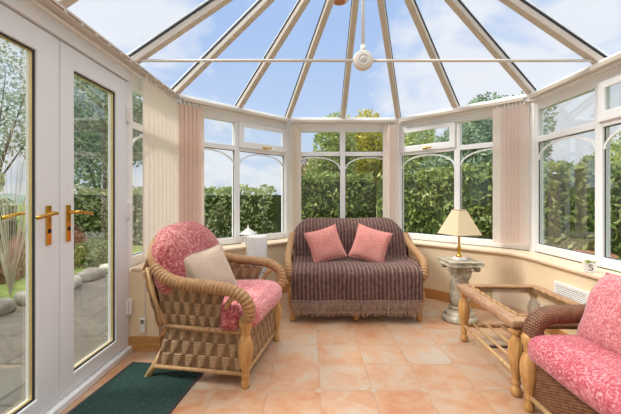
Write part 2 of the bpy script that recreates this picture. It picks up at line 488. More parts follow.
def skirt():
    IN = inner_line(DI); I2 = inner_line(DI - .018)
    for k in range(5):
        poly = [tuple(p) for p in IN[k]] + [tuple(p) for p in reversed(I2[k])]
        if k == 0:   # returns across the wall end beside the door
            x0 = XC - W - .05
            poly = [(x0, 2.5 - .018), (x0, 2.499)] + [(IN[0][0].x - .001, 2.499)] + [tuple(p) for p in IN[0][1:]] + [tuple(p) for p in reversed(I2[0][1:])] + [(I2[0][0].x, 2.5 - .018)]
        area = sum(poly[i][0] * poly[(i + 1) % len(poly)][1] - poly[(i + 1) % len(poly)][0] * poly[i][1] for i in range(len(poly)))
        if area < 0: poly.reverse()
        struct(MB().prism(poly, 0, .105).build('baseboard_' + SIDES[k], M['oak'], bevel=.004))
skirt()
# house wall behind the viewer, gable above
struct(MB().add([(XC - W - .2, Y0, -.1), (XC + W + .2, Y0, -.1), (XC + W + .2, Y0, 2.2), (XC, Y0, 3.45), (XC - W - .2, Y0, 2.2),
                 (XC - W - .2, Y0 - .2, -.1), (XC + W + .2, Y0 - .2, -.1), (XC + W + .2, Y0 - .2, 2.2), (XC, Y0 - .2, 3.45), (XC - W - .2, Y0 - .2, 2.2)],
                [(0, 1, 2, 3, 4), (9, 8, 7, 6, 5), (0, 5, 6, 1), (1, 6, 7, 2), (2, 7, 8, 3), (3, 8, 9, 4), (4, 9, 5, 0)]).build('wall_house', M['house_paint']))

# eave beam (white box gutter cornice) round the room
def eave():
    for k in range(5):
        for (d0, d1, z0, z1) in ((.0, .14, 2.045, 2.125),):
            I, O = ring(d0), ring(d1)
            m = MB().prism([tuple(I[k]), tuple(I[k + 1]), tuple(O[k + 1]), tuple(O[k])][::-1], z0, z1)
            I2, O2 = ring(-.015), ring(.0001)
            m.prism([tuple(I2[k]), tuple(I2[k + 1]), tuple(O2[k + 1]), tuple(O2[k])][::-1], 2.085, 2.118)
            o = struct(m.build(trim_name(), M['upvc'], bevel=.006))
eave()

# ---------------- windows
win_n = [0]
def local_frame(p0, p1):
    d = (p1 - p0); a = math.atan2(d.y, d.x)
    return Matrix.Translation((p0.x, p0.y, 0)) @ Matrix.Rotation(a, 4, 'Z'), d.length
ZB, ZT0, ZT1, ZTOP, ZF = .68, 1.645, 1.70, 1.955, 2.05
def window(p0, p1, panes):
    """p0->p1 runs left to right seen from inside; local +y is outwards"""
    win_n[0] += 1
    Mx, L = local_frame(p0, p1); n = len(panes)
    fw, mw, d0, d1 = .055, .066, -.03, .035
    w = MB()
    w.mitred((0, L, .605, ZF), (fw, L - fw, ZB, ZTOP), d0, d1)
    step = L / n
    xs = [0] + [step * i for i in range(1, n)] + [L]
    for i in range(1, n): w.box(xs[i] - mw / 2, xs[i] + mw / 2, d0, d1, ZB, ZTOP)
    cells = []
    for i in range(n):
        a = xs[i] + (fw if i == 0 else mw / 2); b = xs[i + 1] - (fw if i == n - 1 else mw / 2)
        cells.append((a, b)); w.box(a, b, d0, d1, ZT0, ZT1)
    root = struct(w.build('window_%d' % win_n[0], M['upvc'], M=Mx, bevel=.006))
    for (a, b), kind in zip(cells, panes):
        MB().box(a, b, -.004, .004, ZB, ZT0).build('pane', M['glass'], root)
        # arched bar inside the big pane
        pts = []
        for i in range(25):
            t = PI * i / 24
            pts.append(((a + b) / 2 - math.cos(t) * ((b - a) / 2 - .004), -.012, ZT0 - .165 + math.sin(t) * .15))
        ar = MB()
        for p, q in zip(pts[:-1], pts[1:]): ar.bar(p, q, .012, .016, (0, -1, 0) if abs(q[0] - p[0]) > 1e9 else (0, 0, 1) if abs(p[2] - q[2]) < abs(p[0] - q[0]) else (1, 0, 0))
        ar.build('arch_bar', M['upvc'], root)
        g = MB()
        for (x0, x1, z0, z1) in ((a, b, ZB, ZB + .006), (a, b, ZT0 - .006, ZT0), (a, a + .006, ZB, ZT0), (b - .006, b, ZB, ZT0)):
            g.box(x0, x1, -.010, -.0045, z0, z1)
        g.build('gasket', M['gasket'], root)
        if kind == 'open':
            v = MB(); s = .055
            v.mitred((a - .02, b + .02, ZT1 - .02, ZTOP + .02), (a + s - .01, b - s + .01, ZT1 + s, ZTOP + .02 - s), -.052, -.0305)
            vo = v.build('opening_vent', M['upvc'], root, bevel=.006)
            MB().box(a, b, -.004, .004, ZT1, ZTOP).build('pane', M['glass'], vo)
            c = (a + b) / 2
            MB().box(c - .03, c + .03, -.062, -.0521, ZT1 - .005, ZT1 + .018).bar((c, -.07, ZT1 + .006), (c + .085, -.078, ZT1 + .01), .013, .016).box(c - .008, c + .008, -.078, -.06, ZT1 - .001, ZT1 + .014).build('handle', M['brass'], vo, bevel=.003)
        else:
            MB().box(a, b, -.004, .004, ZT1, ZTOP).build('pane', M['glass'], root)
    return root
R5 = ring(.075)
window(Vector((R5[0].x, 2.50)), R5[1], ['fixed'])
window(R5[1], R5[2], ['fixed', 'open'])
window(R5[2], R5[3], ['fixed', 'fixed'])
window(R5[3], R5[4], ['open', 'fixed'])
rw = [R5[4]]
window(R5[4], Vector((R5[4].x, 1.06)), ['fixed', 'open', 'fixed'])
window(Vector((R5[4].x, 1.06)), Vector((R5[4].x, Y0)), ['fixed', 'open', 'fixed'])
# corner posts between the units
for p, q in ((1, 1), (2, 2), (3, 3), (4, 4)):
    c = ring(.06)[p]; a = [0, PI / 8, 3 * PI / 8, -3 * PI / 8, -PI / 8][p]
    m = MB().lathe([(.05, .604), (.05, 2.046)], 8)
    o = struct(m.build(trim_name(), M['upvc'])); o.location = (c.x, c.y, 0)

# ---------------- double doors in the left wall (plane X = DX)
DX = -1.36
def leaf(name, y0, y1, gy0, gy1, handle_y, hinge, lever_dir):
    m = MB(); x0, x1 = DX - .03, DX + .03
    zb, zt, g0, g1 = .045, 1.962, .14, 1.842
    m.mitred((y0, y1, zb, zt), (gy0, gy1, g0, g1), x0, x1, 'yz')
    root = struct(m.build(name, M['door_upvc'], bevel=.006))
    MB().box(DX - .012, DX - .004, gy0, gy1, g0, g1).build('pane', M['glass'], root)
    b = MB(); w = .011
    for (a0, a1, c0, c1) in ((gy0, gy0 + w, g0, g1), (gy1 - w, gy1, g0, g1), (gy0 + w, gy1 - w, g0, g0 + w), (gy0 + w, gy1 - w, g1 - w, g1)):
        b.box(DX - .003, DX + .012, a0, a1, c0, c1)
    b.build('glazing_bead', M['brass_beading'], root)
    gk = MB(); w2 = .008
    for (a0, a1, c0, c1) in ((gy0, gy0 + w2, g0, g1), (gy1 - w2, gy1, g0, g1), (gy0, gy1, g0, g0 + w2), (gy0, gy1, g1 - w2, g1)):
        gk.box(DX + .0121, DX + .018, a0, a1, c0, c1)
    gk.build('gasket', M['gasket'], root)
    for side in (1, -1):
        xs = DX + side * .0305
        h = MB().box(min(xs, xs + side * .008), max(xs, xs + side * .008), handle_y - .016, handle_y + .016, .885, 1.085).build('handle_plate', M['brass'], root, bevel=.003)
        lv = MB().sweep(spline([(xs + side * .008, handle_y, 1.045), (xs + side * .045, handle_y, 1.045), (xs + side * .052, handle_y + lever_dir * .03, 1.045), (xs + side * .05, handle_y + lever_dir * .13, 1.03)], 6), .0095, 10)
        lv.build('lever', M['brass'], h, smooth=True)
        MB().lathe([(.012, 0), (.012, .004)], 14, (xs + side * .008 - (0.002 if side > 0 else .002), handle_y, .955), 'x').build('keyhole', M['black_ink'], h)
    for z in hinge or ():
        hg = MB().box(DX + .0301, DX + .045, y1 - .015, y1 + .05, z - .05, z + .05).lathe([(.012, z - .055), (.012, z + .055)], 12, (DX + .05, y1 + .012, 0))
        hg.build('hinge', M['white_paint'], root, bevel=.002)
    return root
leaf('door_1', 1.809, 2.462, 1.915, 2.33, 1.862, (.33, 1.03, 1.72), 1)
leaf('door_2', 1.150, 1.803, 1.27, 1.655, 1.722, None, -1)
# door frame, threshold and the white wall above/behind
fr = MB().box(DX - .045, DX + .045, 1.07, 2.5, 1.968, 2.046).box(DX - .045, DX + .03, 2.466, 2.499, 0, 1.968).box(DX - .045, DX + .045, 1.07, 1.146, 0, 1.968).box(DX - .05, DX + .06, 1.07, 2.5, 0, .04)
struct(fr.build(trim_name(), M['door_upvc'], bevel=.005))
struct(MB().box(DX - .08, DX + .04, Y0, 1.07, 0, 2.046).build('wall_front_left', M['cream_wall']))

# ---------------- roof
apex = Vector((XC, YT, ZR))
E0 = ring(0)
def ez(p): return Vector((p.x, p.y, ZE))
mid = lambda a, b: (a + b) / 2
feet = [(Vector((XC - W, YT)), apex), (E0[1], apex), (mid(E0[1], E0[2]), apex), (E0[2], apex), (mid(E0[2], E0[3]), apex), (E0[3], apex),
        (mid(E0[3], E0[4]), apex), (E0[4], apex), (Vector((XC + W, YT)), apex)]
for y in (1.75, 1.0, .25, -.5):
    feet.append((Vector((XC - W, y)), Vector((XC, y, ZR)))); feet.append((Vector((XC + W, y)), Vector((XC, y, ZR))))
for f, a in feet:
    p = ez(f); d = (a - p).normalized(); a2 = a - d * .04
    side = d.cross(Vector((0, 0, 1))).normalized(); up = side.cross(d)
    p2 = p - d * .05
    m = MB().bar(p2, a2, .058, .05, up, .0)
    o = struct(m.build(trim_name(), M['rafter'], bevel=.006))
    MB().bar(p2, a2, .068, .014, up, .0325).build('gasket', M['gasket'], o)
    MB().bar(p2, a2, .05, .02, up, .05).build('outer_cap', M['upvc'], o)
struct(MB().box(XC - .04, XC + .04, Y0, YT + .02, ZR - .05, ZR + .06).lathe([(.02, -.09), (.07, -.07), (.085, -.03), (.07, .05)], 20, (XC, YT, ZR)).build(trim_name(), M['rafter'], bevel=.005))
rg = MB(); up = .035
ed = [Vector((XC - W, Y0))] + [Vector((XC - W, YT)), E0[1], E0[2], E0[3], E0[4], Vector((XC + W, YT)), Vector((XC + W, Y0))]
def ext(p):   # push the eave edge a little outwards
    c = Vector((XC, min(p.y, YT))); d = (p - c); k = 1.03
    q = c + d * k; return (q.x, q.y, ZE - .035 + up)
vs = [ext(p) for p in ed] + [(XC, YT, ZR + up), (XC, Y0, ZR + up)]
rg.add(vs, [(0, 1, 8, 9), (1, 2, 8), (2, 3, 8), (3, 4, 8), (4, 5, 8), (5, 6, 8), (6, 7, 9, 8)])
struct(rg.build('ceiling', M['roof_glass']))

# tie bar with king rod
tb = thing('roof_tie_bar', 'thin cream metal tie bar with round hub and upright rod under the glass roof', 'tie bar', (XC, YT, ZE))
HX = -.024
MB().sweep([(-W, 0, 0), (HX - .06, 0, 0)], .011, 10).sweep([(HX + .06, 0, 0), (W, 0, 0)], .011, 10).build('tie_rod', M['cream_metal'], tb, smooth=True)
MB().lathe([(.0, -.034), (.022, -.034), (.026, -.028), (.03, -.028), (.034, -.033), (.044, -.033), (.05, -.026), (.058, -.028), (.07, -.02), (.075, 0), (.07, .02), (.04, .03), (0, .03)], 32, (HX, 0, 0), 'y').build('hub', M['cream_metal'], tb, smooth=True)
MB().sweep([(HX, 0, .06), (HX, 0, .11)], .019, 12).sweep([(HX, 0, .1), (HX, 0, ZR - ZE - .05)], .012, 10).build('king_rod', M['white_paint'], tb, smooth=True)
pd = thing('ceiling_pendant', 'round cream pendant fitting high under the roof, cut by the top of the picture', 'pendant', (.205, 2.4, 2.5))
MB().lathe([(0, 0), (.03, 0), (.055, .008), (.072, .03), (.076, .05), (.06, .075), (.02, .095), (.01, .1)], 28).build('lamp_body', M['rafter'], pd, smooth=True)
MB().lathe([(0, -.004), (.03, -.003), (.04, .0035), (0, .004)], 20).build('lamp_centre', M['terracotta'], pd, label='small brown centre of the pendant')
MB().sweep([(0, 0, .09), (0, 0, .645)], .006, 8).build('cord', M['cream_metal'], pd)

# ---------------- vertical blinds: one thing per track
def slat_mesh(w=.089, z0=.665, z1=2.02):
    m = MB()
    def f(u, v): x = (u - .5) * w; return (x, .006 * math.cos(PI * (u - .5)), z0 + (z1 - z0) * v)
    m.surf(f, 4, 6); return m
slat_proto = {}
def blind(label, p0, p1, slats, ztop=2.083, slots=False):
    """p0->p1 the track seen from inside left to right; slats = [(distance, angle, material)]"""
    Mx, L = local_frame(p0, p1)
    root = thing('vertical_blind', label, 'blind', (p0.x, p0.y, 0), math.atan2((p1 - p0).y, (p1 - p0).x), None)
    MB().box(0, L, -.022, .022, 2.05, ztop).build('head_rail', M['rafter'], root, bevel=.003)
    if slots:
        x = .1
        while x < L - .1:
            MB().box(x, x + .10, -.0235, -.0221, 2.058, 2.066).build('track_slot', M['track_brown'], root); x += .125
    for (s, ang, mk) in slats:
        if mk not in slat_proto:
            o = slat_mesh().build('slat', M[mk], root, smooth=True); slat_proto[mk] = o
        else:
            o = slat_proto[mk].copy(); COL.objects.link(o); o.parent = root
        o.location = (s, 0, 0); o.rotation_euler = (0, 0, ang)
        h = MB().box(s - .006, s + .006, -.004, .004, 2.018, 2.055).build('hanger', M['white_paint'], root)
    if not slats: return root
    c0, c1 = min(s for s, a, mk in slats), max(s for s, a, mk in slats)
    MB().sweep([(c0, -.012, .672), (c1, -.012, .672)], .0025, 6).build('bottom_chain', M['white_paint'], root)
    return root
D = -.035
Rb = ring(D)
bl = blind('vertical blind drawn across the narrow side window beside the glazed doors', Vector((Rb[0].x, 1.0)), Rb[1] - Vector((0, .03)),
      [(1.60 + .078 * i, -.16, 'blind_cream') for i in range(8)], slots=True)
BLd = (Rb[2] - Rb[1]).length; BK = (Rb[3] - Rb[2]).length
blind('vertical blind gathered in a narrow peach bunch left of the left bay window', Rb[1] + (Rb[2] - Rb[1]).normalized() * .03, Rb[2] - (Rb[2] - Rb[1]).normalized() * .03,
      [(-.015 + .042 * i, .3, 'blind_shaded') for i in range(6)] )
blind('vertical blind of the window behind the settee, bunched at both its ends', Rb[2] + Vector((.03, 0)), Rb[3] - Vector((.03, 0)),
      [(.02 + .03 * i, .5, 'blind_cream') for i in range(3)] + [(BK - .17 + .036 * i, -.5, 'blind_pale') for i in range(4)])
blind('vertical blind gathered at the right end of the window behind the table lamp', Rb[3] + (Rb[4] - Rb[3]).normalized() * .03, Rb[4] - (Rb[4] - Rb[3]).normalized() * .03,
      [(BLd - .295, .05, 'blind_pale')] + [(BLd - .23 + .034 * i, .7, 'blind_pale') for i in range(6)])
blind('empty blind track above the right hand window', Vector((Rb[4].x, Rb[4].y - .03)), Vector((Rb[4].x, -.9)),
      [])

# ------------------------------------------------------------------ furniture
def weave(u, z, sx, sz, A, group=3):
    """height of a basket weave at (u, z); returns displacement, 0..1 tone for painted crevice shade"""
    row = math.floor(z / sz); fr = z / sz - row
    g = z / (sz * group); ph = PI * (math.floor(g) % 2); g -= math.floor(g)
    c = math.cos(PI * 2 * u / (2 * sx) + ph) + ((g - .5) * 1.3 if group > 3 else 0)
    c = min(1, max(0, .5 + .75 * c)); c = c * c * (3 - 2 * c)
    r = math.sqrt(max(0, math.sin(PI * fr)))
    h = (.25 + .75 * c) * (.35 + .65 * r)
    return A * h, h
def wrap(r0, pitch=.016, amp=.1, k=1, kb=2):
    def f(L, a, t):
        s = abs(math.sin(PI * (L / pitch + k * a / (2 * PI))))
        return (r0 * (1 + amp * (s - .5)), .25 + .75 * s ** .7)
    return f
def taper(fn, t0=.0, lo=.6):
    return fn

LEG_PROF = [(.0, .0), (.022, .0), (.027, .012), (.025, .04), (.019, .05), (.025, .06), (.027, .075), (.022, .085), (.026, .1), (.036, .14), (.045, .19), (.047, .22), (.042, .26), (.029, .295), (.023, .305), (.03, .312), (.026, .32), (.034, .335), (.041, .36), (.040, .38), (.028, .402), (.0, .41)]
def scaled(prof, h, rs=1.0):
    H = prof[-1][1]; return [(r * rs, z * h / H) for r, z in prof]

def make_armchair(root, half, depth, mats, arm_r=.033, seat_fab='red_fabric', detail=1.0):
    """local: front faces -y, x across, z up; front feet on y = 0, rear feet on y = depth"""
    wk, wr = mats
    # turned front posts and splayed rear legs
    for s in (-1, 1):
        MB().lathe(scaled(LEG_PROF, .425, 1.0), 20, (s * half, 0, 0)).build('front_leg', M['turned'], root, smooth=True)
        MB().sweep([(s * (half + .0), depth + .045, 0), (s * (half - .03), depth - .01, .10), (s * (half - .045), depth - .06, .2)], .02, 12).build('rear_leg', M['pole'], root, smooth=True)
    # skirt panels, woven
    def side(s):
        m = MB(); h0, h1 = .075, .318; n0 = int(90 * detail); n1 = int(86 * detail)
        def f(u, v):
            z = h0 + (h1 - h0) * v
            yb = depth - .01 - .07 * v; yf = .01
            y = yf + (yb - yf) * u
            d, hh = weave(u * (depth - .03), z, .040, .0115, .013, 7)
            return (s * (half - .012 + d - .01 * v), y, z, hh)
        m.surf(f, n0, n1); m.build('side_panel', M[wk], root, smooth=True)
        # upper side panel up to the arm, opening behind the post
        m = MB()
        def g(u, v):
            yf = .17 - .10 * math.sin(PI * .5 * v) * 0 - .06 * (v * v) ; yb = depth - .06 + .03 * v
            y = yf + (yb - yf) * u
            z = .335 + (.23 + .05 * u) * v
            d, hh = weave(u * (depth - .2) + .02, z, .034, .0115, .012, 7)
            return (s * (half - .02 + d + .035 * v), y, z, hh)
        m.surf(g, int(70 * detail), int(80 * detail)); m.build('arm_panel', M[wk], root, smooth=True)
        m = MB().sweep(spline([(s * (half + .002), .0, .325), (s * (half + .004), depth * .5, .327), (s * (half - .01), depth - .07, .33)], 24), wrap(.013, .022, .3), 10)
        m.sweep([(s * (half + .002), .0, .078), (s * (half + .004), depth * .98, .078)], .012, 8)
        m.sweep(spline([(s * (half - .005), .155, .335), (s * (half + .005), .125, .42), (s * (half + .02), .10, .50), (s * (half + .02), .05, .545)], 8), .015, 8)
        m.sweep(spline([(s * (half - .015), depth - .075, .33), (s * (half + .02), depth - .02, .5), (s * (half + .05), depth + .03, .68)], 8), .014, 8)
        m.build('side_binding', M[wr], root, smooth=True)
    side(-1); side(1)
    # front panel
    m = MB()
    def ff(u, v):
        z = .075 + .255 * v; x = -half + .03 + (2 * half - .06) * u
        d, hh = weave(x + half, z, .040, .0115, .013, 7); return (x, .012 - d, z, hh)
    m.surf(ff, int(100 * detail), int(86 * detail)); m.build('front_panel', M[wk], root, smooth=True)
    MB().sweep([(-half + .03, .0, .078), (half - .03, .0, .078)], .012, 8).sweep([(-half + .03, .0, .325), (half - .03, .0, .325)], wrap(.012, .022, .3), 10).build('front_rail', M[wr], root, smooth=True)

def arm_tube(root, pts, r, mat, pitch=.02, amp=.16, n=14, name='arm'):
    P = spline(pts, 22)
    return MB().sweep(P, wrap(r, pitch, amp), n).build(name, M[mat], root, smooth=True)

# ---- armchair at the left
ang = math.atan2(-.17, .985)               # world direction the chair faces
ch = thing('rattan_armchair', 'wide tan rattan armchair with red paisley cushions standing beside the glazed doors', 'armchair', (-.328, 2.344, 0), ang + PI / 2)
HW, DP = .335, .60
make_armchair(ch, HW, DP, ('wicker_tan', 'wicker_wrap'))
rim_half = [(HW + .005, -.005, .40), (HW + .03, -.035, .455), (HW + .05, -.02, .53), (HW + .06, .06, .585), (HW + .065, .2, .605), (HW + .065, .36, .615), (HW + .06, .48, .645), (HW + .045, .56, .70)]
arm_tube(ch, rim_half, .036, 'wicker_wrap', .024, .16)
arm_tube(ch, [(-x, y, z) for x, y, z in rim_half], .036, 'wicker_wrap', .024, .16)
back = [(HW + .047, .55, .69), (HW + .02, .60, .76), (HW - .06, .625, .84), (HW - .17, .635, .885), (0, .64, .90)]
back = back + [(-x, y, z) for x, y, z in reversed(back[:-1])]
arm_tube(ch, back, .026, 'wicker_wrap', .012, .06, name='back_rim')
m = MB()
def bk(u, v):   # woven back shell
    x = (u - .5) * 2 * (HW + .03); zt = .9 - .22 * (abs(u - .5) * 2) ** 2.4
    z = .33 + (zt - .33) * v; d, hh = weave(x + HW, z, .036, .0125, .012, 4)
    return (x * (1 + .06 * v), .545 + .09 * v + d, z, hh)
m.surf(bk, 60, 60); m.build('back_panel', M['wicker_tan'], ch, smooth=True)
for s in (-1, 1):
    MB().sweep([(s * (HW + .058), .60, .70), (s * (HW + .0), DP - .05, .33)], .013, 10).build('back_strut', M['pole'], ch, smooth=True)
# cushions
sc = MB().rbox((0, .20, .405), (2 * HW - .06, .52, .15), .06, (0, .02, .035), 16, wob=.012).build('seat_cushion', M['seat_pink'], ch, smooth=True)
bm_ = MB()
def bcush(u, v):
    # closed soft shell: u around, v from rim to rim
    a = 2 * PI * u; th = PI * v
    e = lambda c, p: math.copysign(abs(c) ** p, c)
    x = (HW + .055) * e(math.sin(th), .7) * e(math.cos(a), .8)
    z = .262 * e(math.sin(th), .75) * e(math.sin(a), .8)
    y = -.13 * e(math.cos(th), .8)
    tilt = .22
    z2 = z; y2 = y + tilt * z2
    w = noise.noise(Vector((x * 5, z * 5, y * 5))) * .012
    return (x + w, .535 + y2 + w, .675 + z2 + w * 2)
bm_.surf(bcush, 48, 26); bm_.build('back_cushion', M['red_fabric'], ch, smooth=True)
# cloth tucked over the side under the arm
MB().rbox((-HW - .005, .10, .41), (.05, .12, .14), .025, (.01, 0, 0), 8, wob=.02).build('seat_cushion', M['red_fabric'], ch, smooth=True)

# ---- throw pillows
def pillow(name, label, size, thick, fab, loc, rot, group=None, piping=True, sharp=.42):
    root = MB(); n = 22; pin = .09 if sharp > .4 else .03
    for sg in (1, -1):
        def f(u, v):
            a = u * 2 - 1; b = v * 2 - 1
            x = a * size[0] / 2 * (1 - pin * (1 - b * b)); y = b * size[1] / 2 * (1 - pin * (1 - a * a))
            h = thick / 2 * ((1 - a * a) * (1 - b * b)) ** sharp
            w = noise.noise(Vector((x * 8, y * 8, sg * 3 + loc[0] * 7))) * .012 * min(1, h * 30)
            return (x, y, sg * h + w) if sg > 0 else (-x, y, sg * h + w)
        root.surf(f, n, n)
    o = root.build(name, M[fab], None, smooth=True)
    if piping:
        P = []
        for k in range(4):
            for i in range(12):
                t = i / 12 * 2 - 1
                a, b = [(t, -1), (1, t), (-t, 1), (-1, -t)][k]
                P.append((a * size[0] / 2 * (1 - pin * (1 - b * b)), b * size[1] / 2 * (1 - pin * (1 - a * a)), 0))
        MB().sweep(P, .006, 6, closed=True).build('piping', M[fab], o, smooth=True)
    o.location = loc; o.rotation_euler = rot
    return o
def face_rot(fwd, roll, lean):
    """rotation of a pillow whose local +z looks along fwd (world xy angle), leaning back by lean, rolled by roll"""
    return (Matrix.Rotation(fwd, 4, 'Z') @ Matrix.Rotation(PI / 2 - lean, 4, 'Y') @ Matrix.Rotation(PI / 2 + roll, 4, 'Z')).to_euler()
p = pillow('scatter_cushion', 'plain beige square cushion leaning in the tan rattan armchair', (.345, .345), .15, 'beige_fabric', (-.672, 2.27, .615), face_rot(ang - .55, .16, .45))
tag(p, 'plain beige square cushion leaning in the tan rattan armchair', 'cushion')

# ---- settee under a throw, facing the viewer
st = thing('rattan_settee', 'two seater rattan settee hidden under a dark striped throw below the middle window', 'settee', (.415, 3.06, 0))
SW = .575
for s in (-1, 0, 1):
    if s: MB().lathe(scaled(LEG_PROF, .42, 1.05), 16, (s * (SW - .0), .03, 0)).build('front_leg', M['turned'], st, smooth=True)
    else: MB().lathe([(0, 0), (.026, 0), (.03, .03), (.02, .06), (.03, .075), (.03, .1), (0, .1)], 16, (0, .04, 0)).build('middle_leg', M['turned'], st, smooth=True)
for s in (-1, 1):
    MB().sweep([(s * SW, .66, 0), (s * SW, .62, .2)], .022, 10).build('rear_leg', M['pole'], st, smooth=True)
    pts = [(s * (SW + .012), .02, .38), (s * (SW + .035), -.005, .44), (s * (SW + .045), .03, .51), (s * (SW + .055), .15, .555), (s * (SW + .055), .35, .59), (s * (SW + .05), .52, .64), (s * (SW + .035), .62, .72)]
    arm_tube(st, pts, .035, 'wicker_wrap', .022, .14)
    m = MB()
    def g(u, v, s=s):
        y = .05 + .6 * u; z = .08 + (.47 + .06 * u) * v; d, hh = weave(y, z, .036, .0125, .01, 4)
        return (s * (SW + .0 + d + .035 * v), y, z, hh)
    m.surf(g, 50, 50); m.build('side_panel', M['wicker_tan'], st, smooth=True)
m = MB()
def ff2(u, v):
    z = .08 + .25 * v; x = -SW + .03 + (2 * SW - .06) * u; d, hh = weave(x + SW, z, .036, .0125, .01, 4); return (x, .045 - d, z, hh)
m.surf(ff2, 110, 40); m.build('front_panel', M['wicker_tan'], st, smooth=True)
MB().sweep([(-SW, .03, .085), (SW, .03, .085)], .015, 10).build('front_rail', M['pole'], st, smooth=True)
MB().rbox((0, .31, .385), (2 * SW - .06, .56, .14), .06, (0, .01, .02), 12).build('seat_cushion', M['red_fabric'], st, smooth=True)
m = MB()
def bk2(u, v):
    a = (u - .5) * 2; x = a * (SW + .02); zt = .86 - .17 * abs(a) ** 3.5; z = .3 + (zt - .3) * v
    d, hh = weave(x + SW, z, .036, .0125, .01, 4); return (x, .68 + .06 * v + d, z, hh)
m.surf(bk2, 110, 50); m.build('back_panel', M['wicker_tan'], st, smooth=True)
MB().rbox((0, .645, .60), (2 * SW - .06, .10, .34), .05, (0, .01, .0), 14, M=Matrix.Rotation(-.12, 4, 'X')).build('back_cushion', M['red_fabric'], st, smooth=True)

tl = MB()
prof = [(.775, .42, 0), (.79, .60, 0), (.79, .78, 1), (.765, .868, 1), (.71, .895, 1), (.64, .872, 1), (.56, .80, .9), (.52, .66, .45), (.50, .54, 0), (.47, .495, 0), (.40, .483, 0), (.2, .492, 0), (.04, .488, 0), (-.02, .468, 0), (-.045, .42, 0), (-.05, .3, 0), (-.052, .19, 0)]
PP = spline([(0, y, z) for y, z, c in prof], 5)
cw = [c for y, z, c in prof]
def tw(u, v):
    n = len(PP) - 1; k = v * n; i = min(int(k), n - 1); fr = k - i
    p = PP[i].lerp(PP[i + 1], fr)
    kk = k / 5; j = min(int(kk), len(cw) - 2); c = cw[j] + (cw[j + 1] - cw[j]) * (kk - j)
    a = (u - .5) * 2
    hw = .585 + .045 * c
    if v < .2: hw = .60
    x = a * hw
    drop = .19 * max(0, (abs(a) - .62) / .38) ** 2.2 * c
    y, z = p.y, p.z - drop
    # folds
    w = noise.noise(Vector((x * 3.0, v * 6, 1.3))) * .014 + math.sin(x * 2 * PI / .036) * .0028
    if p.z < .46 and y < .1: y -= .012 * math.sin(x * 17 + 1) * (.46 - p.z) / .3; x *= 1 + .012 * (.46 - p.z)
    bx = max(0, abs(a) - .9) / .1
    if .3 < v < .75: z += .02 * bx * bx
    return (x, y + w * .6, z + w * .6)
tl.surf(tw, 150, 90)
th = tl.build('throw_blanket', M['throw'], None, smooth=True); th.location = st.location
tag(th, 'dark brown striped chenille throw with fringe spread over the two seater settee', 'throw blanket')
sd = th.modifiers.new('thick', 'SOLIDIFY'); sd.thickness = .012; sd.offset = 1
fg = MB()
for i in range(125):
    x = -.575 + 1.15 * i / 124 + random.uniform(-.002, .002)
    y = -.052 - .012 * math.sin(x * 17 + 1) * .95
    l = random.uniform(.085, .105)
    fg.sweep([(x, y - .008, .215), (x + random.uniform(-.004, .004), y - .012, .14), (x + random.uniform(-.008, .008), y + random.uniform(-.006, .004), .17 - l)], .0032, 5)
fg.build('fringe', M['fringe'], th, kind='stuff')
for (lab, loc, roll, fwd, s) in (('pink piped cushion on the left of the settee, tilted clockwise', (.15, 3.435, .645), .27, -PI / 2 + .15, .345),
                              ('pink piped cushion on the right of the settee, tilted anticlockwise', (.605, 3.43, .645), -.30, -PI / 2 - .12, .355)):
    q = pillow('scatter_cushion', lab, (s, s), .13, 'rose_fabric', loc, face_rot(fwd, roll, .38))
    tag(q, lab, 'cushion', 'pink cushions on the settee')

# ---- coffee table
TB = thing('coffee_table', 'rattan coffee table with inset glass top and turned legs by the right window', 'table', (1.45, 2.285, 0), math.radians(-2.5))
TX, TY, TH = .315, .405, .445
LP2 = [(0, 0), (.02, 0), (.03, .012), (.032, .03), (.022, .05), (.017, .06), (.024, .07), (.024, .08), (.017, .09), (.02, .105), (.03, .15), (.04, .215), (.042, .25), (.036, .30), (.022, .335), (.02, .345), (.03, .355), (.03, .385), (0, .385)]
def flute(a, z): return 1 + (.05 * math.cos(a * 10) if .1 < z < .33 else 0)
for sx in (-1, 1):
    for sy in (-1, 1):
        MB().lathe(LP2, 40, (sx * (TX - .05), sy * (TY - .04), 0), flute=flute).build('leg', M['turned'], TB, smooth=True)
fw = .085
fm = MB()
fm.rbox((-TX + fw / 2, 0, TH - .03), (fw, 2 * TY, .055), .022, n=8).rbox((TX - fw / 2, 0, TH - .03), (fw, 2 * TY, .055), .022, n=8)
fm.rbox((0, -TY + fw / 2 - .0, TH - .03), (2 * TX - .02, fw, .054), .022, n=8).rbox((0, TY - fw / 2, TH - .03), (2 * TX - .02, fw, .054), .022, n=8)
fm.build('top_frame', M['table_wood'], TB, smooth=True)
rb = MB()
c4 = [(-TX + fw, -TY + fw, TH - .006), (TX - fw, -TY + fw, TH - .006), (TX - fw, TY - fw, TH - .006), (-TX + fw, TY - fw, TH - .006)]
for i in range(4): rb.sweep([Vector(c4[i]).lerp(Vector(c4[(i + 1) % 4]), t / 40) for t in range(41)], wrap(.009, .02, .4), 8)
rb.build('rope_edging', M['wicker_wrap'], TB, smooth=True)
MB().box(-TX + fw - .01, TX - fw + .01, -TY + fw - .01, TY - fw + .01, TH - .02, TH - .012).build('glass_top', M['table_glass'], TB)
zs = .125
for sy in (-1, 1):
    P = [Vector((-TX + .06 + (2 * TX - .12) * t / 60, sy * (TY - .045), zs)) for t in range(61)]
    MB().sweep(P, wrap(.015, .075, .5, 1), 10).build('end_rail', M['wicker_wrap'], TB, smooth=True)
for sx in (-1, 1):
    MB().sweep([(sx * (TX - .05), -TY + .05, zs), (sx * (TX - .05), TY - .05, zs)], .012, 10).build('side_rail', M['pole'], TB, smooth=True)
